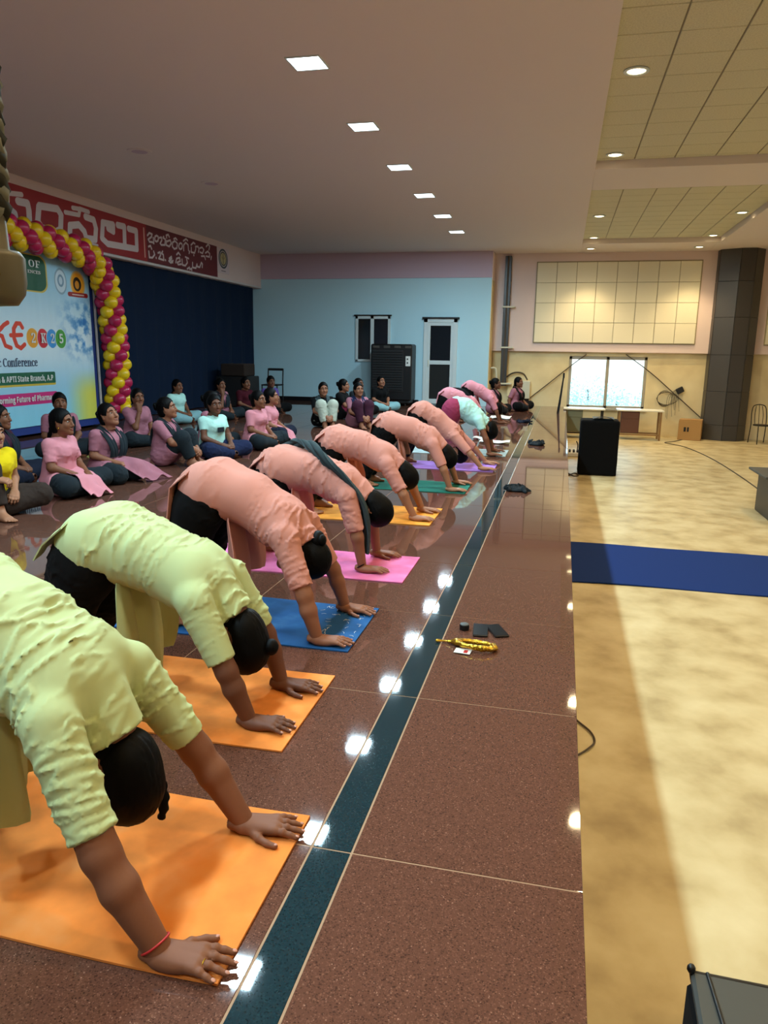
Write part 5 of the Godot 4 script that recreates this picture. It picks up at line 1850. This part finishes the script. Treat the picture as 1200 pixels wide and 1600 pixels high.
	# chair frame in the far left corner, boxes behind
	var k := base("steel_chair", Vector3(-7.15, 0.0, -17.9))
	tag(k, "black steel chair frame in the far left corner behind the man in violet", "chair")
	for x in [-0.2, 0.2]:
		put("leg", cable([Vector3(x, 0.0, 0.2), Vector3(x, 0.45, 0.2)], 0.016), M.dark, k)
		put("leg", cable([Vector3(x, 0.0, -0.2), Vector3(x, 0.5, -0.2), Vector3(x, 0.86, -0.24)], 0.016), M.dark, k)
	put("seat", bx(Vector3(0, 0.46, 0), Vector3(0.44, 0.035, 0.44), 0.01), M.dark, k)
	put("back_bar", bx(Vector3(0, 0.84, -0.238), Vector3(0.40, 0.06, 0.03), 0.008), M.dark, k)
	var sb := base("stacked_case", Vector3(-7.5, 0.0, -16.6))
	tag(sb, "stack of dark cases against the navy curtain in the far corner", "case")
	put("case_body", bx(Vector3(0, 0.36, 0), Vector3(0.75, 0.70, 0.8), 0.02), M.dark, sb)
	put("case_lid", bx(Vector3(0.05, 0.86, 0.1), Vector3(0.60, 0.28, 0.6), 0.02), M.brown_cloth, sb)
	# unlit round fittings in the stage ceiling
	for e in [[-5.37, 9.11, "unlit round fitting in the dim stage ceiling, nearer of the two"], [-5.30, 10.97, "unlit round fitting in the dim stage ceiling, farther of the two"]]:
		var u := base("unlit_fitting", Vector3(e[0], CEIL, -e[1]))
		tag(u, e[2], "ceiling fitting")
		var q := Arr.new()
		q.lathe(Vector3.ZERO, [Vector2(0.0, -0.010), Vector2(0.10, -0.010), Vector2(0.15, -0.012), Vector2(0.155, 0.0)], 24)
		put("fitting_ring", q, M.ceiling, u)
		var w := Arr.new()
		w.lathe(Vector3(0, -0.011, 0), [Vector2(0.0, -0.004), Vector2(0.10, 0.0)], 20)
		put("fitting_lens", w, M.lilac, u)
	# braided cord with a metal end fitting, hanging close to the camera
	var h := base("hanging_cord", Vector3(-0.380, 0.0, -0.45))
	tag(h, "braided grey cord with a dull brass end fitting hanging close at the upper left", "cord")
	var st := [Arr.new(), Arr.new()]
	for q in 4:
		var pts := []
		for j in 170:
			var an := j * 0.95 + q * TAU / 4.0
			pts.append(Vector3(cos(an) * 0.0085 + (j / 169.0) * 0.006, 1.425 + j * 0.0043, sin(an) * 0.0085))
		st[q % 2].tube(pts, [0.0072], 6)
	put("strand", st[0], M.rope, h)
	put("strand", st[1], M.rope_dark, h)
	put("cord_core", cable([Vector3(0.0, 1.42, 0), Vector3(0.012, 2.15, 0), Vector3(0.012, 2.9, 0), Vector3(0.012, CEIL - 0.005, 0)], 0.006, 4, 8), M.rope_dark, h)
	var ft := Arr.new()
	ft.lathe(Vector3.ZERO, [Vector2(0.0, 1.366), Vector2(0.014, 1.367), Vector2(0.019, 1.374), Vector2(0.0205, 1.382), Vector2(0.0205, 1.398), Vector2(0.018, 1.402), Vector2(0.0115, 1.403), Vector2(0.0105, 1.425), Vector2(0.009, 1.432), Vector2(0.0, 1.433)], 28)
	put("end_fitting", ft, M.brass, h)
	var sc := Arr.new()
	sc.ball(Vector3(0.015, 1.386, 0.0145), Vector3(0.0022, 0.0022, 0.0022), 8)
	put("rivet", sc, M.gold, h)

func cast(at: Vector3, J: Dictionary, label: String, group := "", turn := 0.0) -> void:
	jobs.append({"at": at, "J": J, "label": label, "group": group, "turn": turn})

func build_cast() -> void:
	var row := "women folded forward with hands on their mats"
	# --- the row of folded figures, nearest first
	cast(Vector3(-1.49, 0, -1.50), bent({"seed": 11, "thread": true, "ebend": -0.005, "fine": true, "cell": 0.012, "tcell": 0.009, "hy": 0.67, "sx": 0.40, "sy": 0.50, "head": Vector3(0.45, 0.285, 0.0), "hair": "cap", "top": "lime", "wr": Vector3(0.705, 0.028, 0), "wz": [-0.225, 0.25], "wdx": -0.01, "sw": 0.165, "hx": [Vector3(1, -0.02, -0.2), Vector3(1, -0.02, -0.08)], "crown": Vector3(0.15, -0.98, 0), "face": Vector3(-0.98, -0.18, 0), "hem": 0.12, "panel_x": 0.15,
		"braid": [Vector3(0.50, 0.265, -0.05), Vector3(0.535, 0.235, -0.055), Vector3(0.55, 0.185, -0.05), Vector3(0.542, 0.14, -0.045)]}),
		"woman in pale lime kurta nearest the camera, red thread at her wrist", row)
	cast(Vector3(-1.65, 0, -2.43), bent({"seed": 21, "fine": true, "cell": 0.012, "tcell": 0.009, "hy": 0.61, "sy": 0.465, "arch": 0.02, "head": Vector3(0.52, 0.27, 0), "hair": "small_bun", "top": "lime", "skin": "skin_c", "wr": Vector3(0.63, 0.028, 0), "wz": [-0.17, 0.15], "hem": 0.03, "flick": 0.08, "tail": 0.06}),
		"woman in pale lime kurta with a tiny bun, hands on the second orange mat", row)
	cast(Vector3(-1.62, 0, -3.29), bent({"seed": 31, "fine": true, "cell": 0.012, "tcell": 0.010, "hy": 0.67, "sx": 0.41, "sy": 0.49, "head": Vector3(0.45, 0.35, 0), "hair": "bun", "face": Vector3(-0.35, -0.94, 0), "crown": Vector3(0.94, -0.35, 0), "top": "peach", "wr": Vector3(0.59, 0.028, 0), "wz": [-0.25, 0.21], "hx": [Vector3(1, -0.02, 0.08), Vector3(1, -0.02, -0.1)], "hem": 0.15, "skin": "skin_b", "tail": 0.22}),
		"woman in peach kurta with a high black bun, hands on the blue mat", row)
	cast(Vector3(-1.70, 0, -4.40), bent({"seed": 41, "cell": 0.012, "hy": 0.60, "sx": 0.47, "sy": 0.48, "head": Vector3(0.59, 0.37, 0), "hair": "cap", "face": Vector3(-0.6, -0.8, 0), "crown": Vector3(0.8, -0.6, 0), "wr": Vector3(0.575, 0.030, 0), "wz": [-0.21, 0.16], "hem": 0.11, "skin": "skin_b", "tail": 0.10, "extra": [
			["dupatta", func(o: Arr): o.ribbon([Vector3(-0.10, 0.66, -0.20), Vector3(0.10, 0.765, -0.08), Vector3(0.22, 0.745, 0.05), Vector3(0.33, 0.665, 0.12), Vector3(0.45, 0.575, 0.13), Vector3(0.555, 0.45, 0.12), Vector3(0.585, 0.30, 0.12), Vector3(0.58, 0.12, 0.12)], [Vector3(0.10, 0.0, 0.03), Vector3(0.085, 0.0, 0.05), Vector3(0.07, 0.0, 0.06), Vector3(0.04, 0.02, 0.05), Vector3(0.015, 0.02, 0.045), Vector3(0.01, 0.01, 0.04), Vector3(0.03, 0, 0.025), Vector3(0.03, 0, 0.02)], 0.022, 0.008, 12), "grey_scarf"],
			["bracelet", func(o: Arr): ring(o, Vector3(0.568, 0.052, 0.162), Vector3(0.5, -0.85, 0.0), 0.030, 0.004), "black"]]}),
		"woman in peach kurta with a grey scarf across her back, above the pink mat", row)
	cast(Vector3(-1.79, 0, -5.89), bent({"seed": 51, "hy": 0.59, "sx": 0.46, "sy": 0.45, "head": Vector3(0.56, 0.34, 0), "hair": "cap", "face": Vector3(-0.7, -0.7, 0), "crown": Vector3(0.7, -0.7, 0), "wr": Vector3(0.70, 0.030, 0), "wz": [-0.18, 0.16], "hem": 0.12, "skin": "skin_d", "braid": [Vector3(0.50, 0.44, 0.05), Vector3(0.44, 0.52, 0.10), Vector3(0.50, 0.42, 0.17), Vector3(0.54, 0.30, 0.14)]}),
		"woman in peach kurta with a plait over one shoulder, above the amber mat", row)
	cast(Vector3(-1.66, 0, -7.28), bent({"seed": 61, "cell": 0.016, "hy": 0.60, "sx": 0.47, "sy": 0.45, "head": Vector3(0.56, 0.32, 0), "hair": "cap", "face": Vector3(-0.8, -0.6, 0), "crown": Vector3(0.6, -0.8, 0), "wr": Vector3(0.66, 0.030, 0), "wz": [-0.24, 0.20], "hem": 0.24, "skin": "skin_d"}),
		"woman in a peach kurta folded over the dark green mat", row)
	cast(Vector3(-1.60, 0, -8.75), bent({"seed": 71, "cell": 0.017, "hy": 0.62, "sx": 0.42, "sy": 0.37, "head": Vector3(0.44, 0.17, 0), "hair": "cap", "wr": Vector3(0.76, 0.032, 0), "wz": [-0.25, 0.25], "hem": 0.25, "skin": "skin_d", "face": Vector3(-0.9, -0.4, 0), "crown": Vector3(0.4, -0.9, 0)}),
		"woman in a peach kurta reaching low with stretched arms on the lilac mat", row)
	cast(Vector3(-1.37, 0, -9.98), bent({"seed": 81, "cell": 0.017, "hy": 0.64, "sx": 0.33, "sy": 0.46, "head": Vector3(0.45, 0.33, 0), "hair": "cap", "kurta": false, "top": "mint", "sleeve": 0.5, "pants": "rose", "wr": Vector3(0.50, 0.032, 0), "wz": [-0.22, 0.22], "skin": "skin_a", "pr": [0.135, 0.11, 0.08], "tr": [0.118, 0.122, 0.12]}),
		"woman in mint shirt and rose trousers bent over the grey mat", row)
	cast(Vector3(-1.80, 0, -12.2), bent({"seed": 91, "cell": 0.02, "hy": 0.63, "head": Vector3(0.50, 0.32, 0), "hair": "cap", "top": "pink", "wr": Vector3(0.60, 0.03, 0), "extra": [["strap", func(o: Arr): o.ribbon([Vector3(0.10, 0.76, -0.12), Vector3(0.22, 0.74, 0.0), Vector3(0.33, 0.66, 0.11)], [Vector3(0.05, 0, 0.02)], 0.02, 0.0, 6), "black"]]}),
		"woman in pink kurta with a dark strap across her back, behind the mint shirt", row)
	cast(Vector3(-1.74, 0, -14.6), bent({"seed": 101, "cell": 0.02, "hy": 0.66, "sy": 0.47, "hair": "cap", "top": "pink", "wr": Vector3(0.61, 0.03, 0)}),
		"farthest of the folded women, in a dusty pink kurta near the end of the wall", row)
	# --- the seated group on the left
	var sit := "people seated on the stage floor"
	cast(Vector3(-4.50, 0, -5.02), seated({"seed": 201, "pose": "knee_up", "top": "yellow", "tname": "shirt", "sleeve": 0.55, "pants": "brown_cloth", "hair": "short", "man": true, "skin": "skin_d", "lean": 0.10}), "barefoot person in a bright yellow T-shirt and brown trousers at the left edge", sit, -0.25)
	cast(Vector3(-5.36, 0, -6.15), seated({"seed": 202, "top": "plum", "scarf": "slate", "hair": "bun", "pants": "navy", "look": -0.1, "skin": "skin_a"}), "woman in profile with a dark scarf at the left edge behind the yellow shirt", sit, 0.12)
	cast(Vector3(-4.52, 0, -5.95), seated({"seed": 203, "top": "pink", "hair": "braid", "flare": [0.50, 0.10, 0.17, 0.1], "pants": "slate", "look": 0.0, "up": 0.05, "earring": true, "skin": "skin_a"}), "woman in a pink kurta with a small earring, cross-legged just behind the yellow shirt", sit, 0.05)
	cast(Vector3(-6.05, 0, -8.05), seated({"seed": 204, "top": "dusty_pink", "scarf": "slate", "hair": "short", "pants": "slate", "look": 0.2, "up": 0.12, "skin": "skin_a"}), "person with cropped hair and dark scarf before the banner's lower right corner", sit, -0.6)
	cast(Vector3(-4.56, 0, -6.75), seated({"seed": 205, "pose": "side", "top": "dusty_pink", "scarf": "slate", "hair": "bun", "flare": [0.56, -0.12, 0.20, 0.3], "pants": "slate", "look": 0.15, "up": 0.32, "skin": "skin_b"}), "woman looking up with dark scarf, her pink kurta skirt spread wide on the floor", sit, -0.12)
	cast(Vector3(-5.80, 0, -9.35), seated({"seed": 206, "pose": "cheek", "top": "dusty_pink", "hair": "bun", "pants": "slate", "look": 0.25, "skin": "skin_a"}), "woman in a pink kurta resting her cheek on her hand beside the balloon column", sit, -0.35)
	cast(Vector3(-6.85, 0, -12.4), seated({"seed": 207, "cell": 0.02, "top": "mint", "tname": "shirt", "sleeve": 0.5, "hair": "braid", "pants": "denim", "look": 0.2}), "woman in a pale mint T-shirt sitting upright before the navy curtain", sit, -0.2)
	cast(Vector3(-4.48, 0, -7.80), seated({"seed": 208, "pose": "hug_low", "top": "dusty_pink", "scarf": "slate", "hair": "bun", "pants": "slate", "look": -0.1, "up": 0.15, "skin": "skin_b"}), "woman with raised knees and dark scarf, left of the printed mint T-shirt", sit, 0.1)
	cast(Vector3(-4.22, 0, -8.52), seated({"seed": 209, "top": "mint", "tname": "shirt", "sleeve": 0.55, "hair": "bun", "pants": "paisley", "look": 0.35, "skin": "skin_c", "extra": [["shirt_print", func(o: Arr): o.box(Vector3(0.158, 0.36, 0.0), Vector3(0.006, 0.06, 0.11), 0.002), "slate"]]}), "woman in a mint T-shirt with dark print, front of the seated group", sit, -0.35)
	cast(Vector3(-4.62, 0, -9.20), seated({"seed": 210, "top": "dusty_pink", "scarf": "slate", "hair": "bun", "pants": "slate", "look": -0.1, "skin": "skin_b"}), "woman in profile with a dark scarf behind the printed mint T-shirt", sit, 0.15)
	cast(Vector3(-4.13, 0, -9.62), seated({"seed": 211, "top": "pink", "hair": "bun", "pants": "slate", "look": 0.1, "skin": "skin_a"}), "woman in a plain pink kurta, just left of the girl with the long plait", sit, -0.15)
	cast(Vector3(-4.22, 0, -10.35), seated({"seed": 212, "top": "pink", "hair": "braid", "flare": [0.46, 0.12, 0.15, 0.1], "pants": "navy", "look": -0.1, "up": 0.08, "skin": "skin_b"}), "girl in a pink kurta with a long dark plait, rightmost of the main seated group", sit, 0.1)
	cast(Vector3(-6.42, 0, -13.3), seated({"seed": 213, "cell": 0.02, "pose": "cheek", "top": "dusty_pink", "scarf": "slate", "hair": "bun", "pants": "slate", "look": 0.2}), "woman in shade with a hand at her mouth before the navy curtain", sit, -0.3)
	cast(Vector3(-6.30, 0, -14.2), seated({"seed": 214, "cell": 0.02, "top": "maroon", "hair": "bun", "pants": "black", "look": 0.2, "skin": "skin_a"}), "woman in a dark maroon top in the shade at the curtain's far end", sit, -0.35)
	cast(Vector3(-6.12, 0, -15.1), seated({"seed": 215, "cell": 0.02, "top": "violet", "tname": "shirt", "sleeve": 0.6, "hair": "short", "man": true, "pants": "black", "look": 0.3, "extra": [["name_card", func(o: Arr): o.box(Vector3(0.165, 0.29, 0.02), Vector3(0.006, 0.09, 0.07), 0.002), "paper"]]}), "man in a violet shirt with a white card at his chest, far left corner", sit, -0.5)
	cast(Vector3(-4.15, 0, -12.75), seated({"seed": 216, "cell": 0.018, "pose": "hug", "top": "black", "scarf": "grey_scarf", "hair": "bun", "pants": "cream", "look": 0.1, "skin": "skin_b"}), "woman in a black top hugging her cream trousered knees before the blue wall", sit, -0.95)
	cast(Vector3(-4.28, 0, -14.3), seated({"seed": 217, "cell": 0.02, "pose": "hug_low", "top": "black", "hair": "bun", "pants": "rose", "look": -0.1}), "woman in a dark top looking right, left of the pair before the air cooler", sit, -0.1)
	cast(Vector3(-4.15, 0, -15.0), seated({"seed": 218, "cell": 0.02, "top": "slate", "hair": "bun", "pants": "black", "look": 0.1, "up": 0.15}), "person mostly hidden behind the plum trousered girl, only head showing", sit, -0.4)
	cast(Vector3(-3.56, 0, -12.9), seated({"seed": 219, "cell": 0.018, "pose": "hug", "top": "dusty_pink", "scarf": "paisley", "hair": "bun", "pants": "plum", "look": 0.1, "up": 0.12, "skin": "skin_b"}), "girl hugging plum trousered knees with a patterned scarf", sit, -0.85)
	cast(Vector3(-4.05, 0, -16.6), seated({"seed": 220, "cell": 0.02, "top": "black", "hair": "bun", "pants": "denim", "look": 0.1, "up": 0.2, "skin": "skin_b"}), "woman in a black top and pale jeans leaning near the air cooler's left side", sit, -0.7)
	cast(Vector3(-1.50, 0, -16.9), seated({"seed": 221, "cell": 0.02, "top": "dusty_pink", "scarf": "black", "hair": "bun", "pants": "black", "look": -0.1}), "dark haired figure sitting at the wall's end, left one of the pair", sit, -0.2)
	cast(Vector3(-1.08, 0, -18.0), seated({"seed": 222, "cell": 0.02, "top": "dusty_pink", "scarf": "black", "hair": "braid", "pants": "black", "pose": "lean", "look": 0.1}), "dark haired figure beside the electrical box, right one of the pair", sit, -0.4)

func ring(o: Arr, c: Vector3, axis: Vector3, r: float, t := 0.0026) -> void:
	axis = axis.normalized()
	var u := axis.cross(Vector3.FORWARD).normalized()
	var w := axis.cross(u)
	var pts := []
	for q in 25:
		pts.append(c + u * cos(TAU * q / 24.0) * r + w * sin(TAU * q / 24.0) * r)
	o.tube(pts, [t], 6, 1.0, axis, false)

const LED_E := 4.2
const LAMP_E := 1.85

func _ready() -> void:
	# --- camera: eye level 1.34 m above the stage, turned left and tipped down a little
	var cam := Camera3D.new()
	cam.name = "camera"
	cam.keep_aspect = Camera3D.KEEP_HEIGHT
	cam.fov = 69.26
	cam.near = 0.05
	cam.far = 200.0
	cam.transform = Transform3D(Basis(Vector3(0.97280286, 0.01402629, -0.23120956), Vector3(-0.06242547, 0.97710864, -0.20337595), Vector3(0.22306425, 0.21227807, 0.95140967)), Vector3(0, 1.34, 0))
	add_child(cam)
	cam.current = true
	# --- sky: a bright hazy day, seen only through the windows
	var sky := ProceduralSkyMaterial.new()
	sky.sky_top_color = Color(0.66, 0.86, 0.96)
	sky.sky_horizon_color = Color(0.76, 0.94, 1.0)
	sky.ground_bottom_color = Color(0.55, 0.60, 0.58)
	sky.ground_horizon_color = Color(0.80, 0.90, 0.92)
	sky.sky_energy_multiplier = 1.75
	sky.ground_energy_multiplier = 1.3
	var env := Environment.new()
	env.background_mode = Environment.BG_SKY
	env.sky = Sky.new()
	env.sky.sky_material = sky
	env.tonemap_mode = Environment.TONE_MAPPER_LINEAR
	env.tonemap_exposure = 2.2
	env.sdfgi_enabled = true
	env.ssao_enabled = true
	env.ssil_enabled = true
	var we := WorldEnvironment.new()
	we.name = "world_environment"
	we.environment = env
	add_child(we)
	make_materials()
	M.ink = mat(Color(0.12, 0.14, 0.30), 0.6)
	# --- lamps: the stage's row of LED panels, the hall's warm downlights
	var nth := ["first and largest", "second", "third", "fourth", "fifth", "sixth and farthest"]
	var q := 0
	for d in [-0.85, 1.05, 2.95, 4.83, 6.72, 8.60, 10.48, 12.35, 14.20, 16.05]:
		led_panel(d, "square LED panel in the stage ceiling above the camera, out of the picture" if d < 5.0 else "square cool white LED panel in the stage ceiling, %s counting from the camera" % nth[q])
		q += 1 if d > 5.0 else 0
	var far := {7.76: "large warm downlight at the tiled ceiling's left edge, nearest of its row", 10.75: "warm downlight just before the ceiling beam, second of the left row", 15.24: "warm downlight in the tiles beyond the beam, third of the left row", 17.95: "warm downlight in the tiles' far left corner, fourth of the left row"}
	for d in [-1.25, 1.75, 4.76, 7.76, 10.75, 15.24, 17.95]:
		downlight(0.48, d, TILE_Y, LAMP_E, far.get(d, ""))
		downlight(2.95, d, TILE_Y, LAMP_E, {15.24: "warm downlight at the right side of the far tiles, upper of two", 17.95: "warm downlight in the far tiles' right corner, lower of two"}.get(d, ""))
	for x in [0.45, 2.84]:
		downlight(x, 18.92, CEIL, LAMP_E * 1.2, "warm downlight on the ceiling border close to the cream panel wall, %s one" % ("left" if x < 1.0 else "right"), 46.0)
	for d in [1.0, 7.0, 13.0]:
		downlight(6.2, d, CEIL, LAMP_E * 1.5)
	build_setting()
	make_prototypes()
	build_cast()
	build_people()
	build_mats()
	build_left_side()
	build_hall_objects()
	build_small_things()
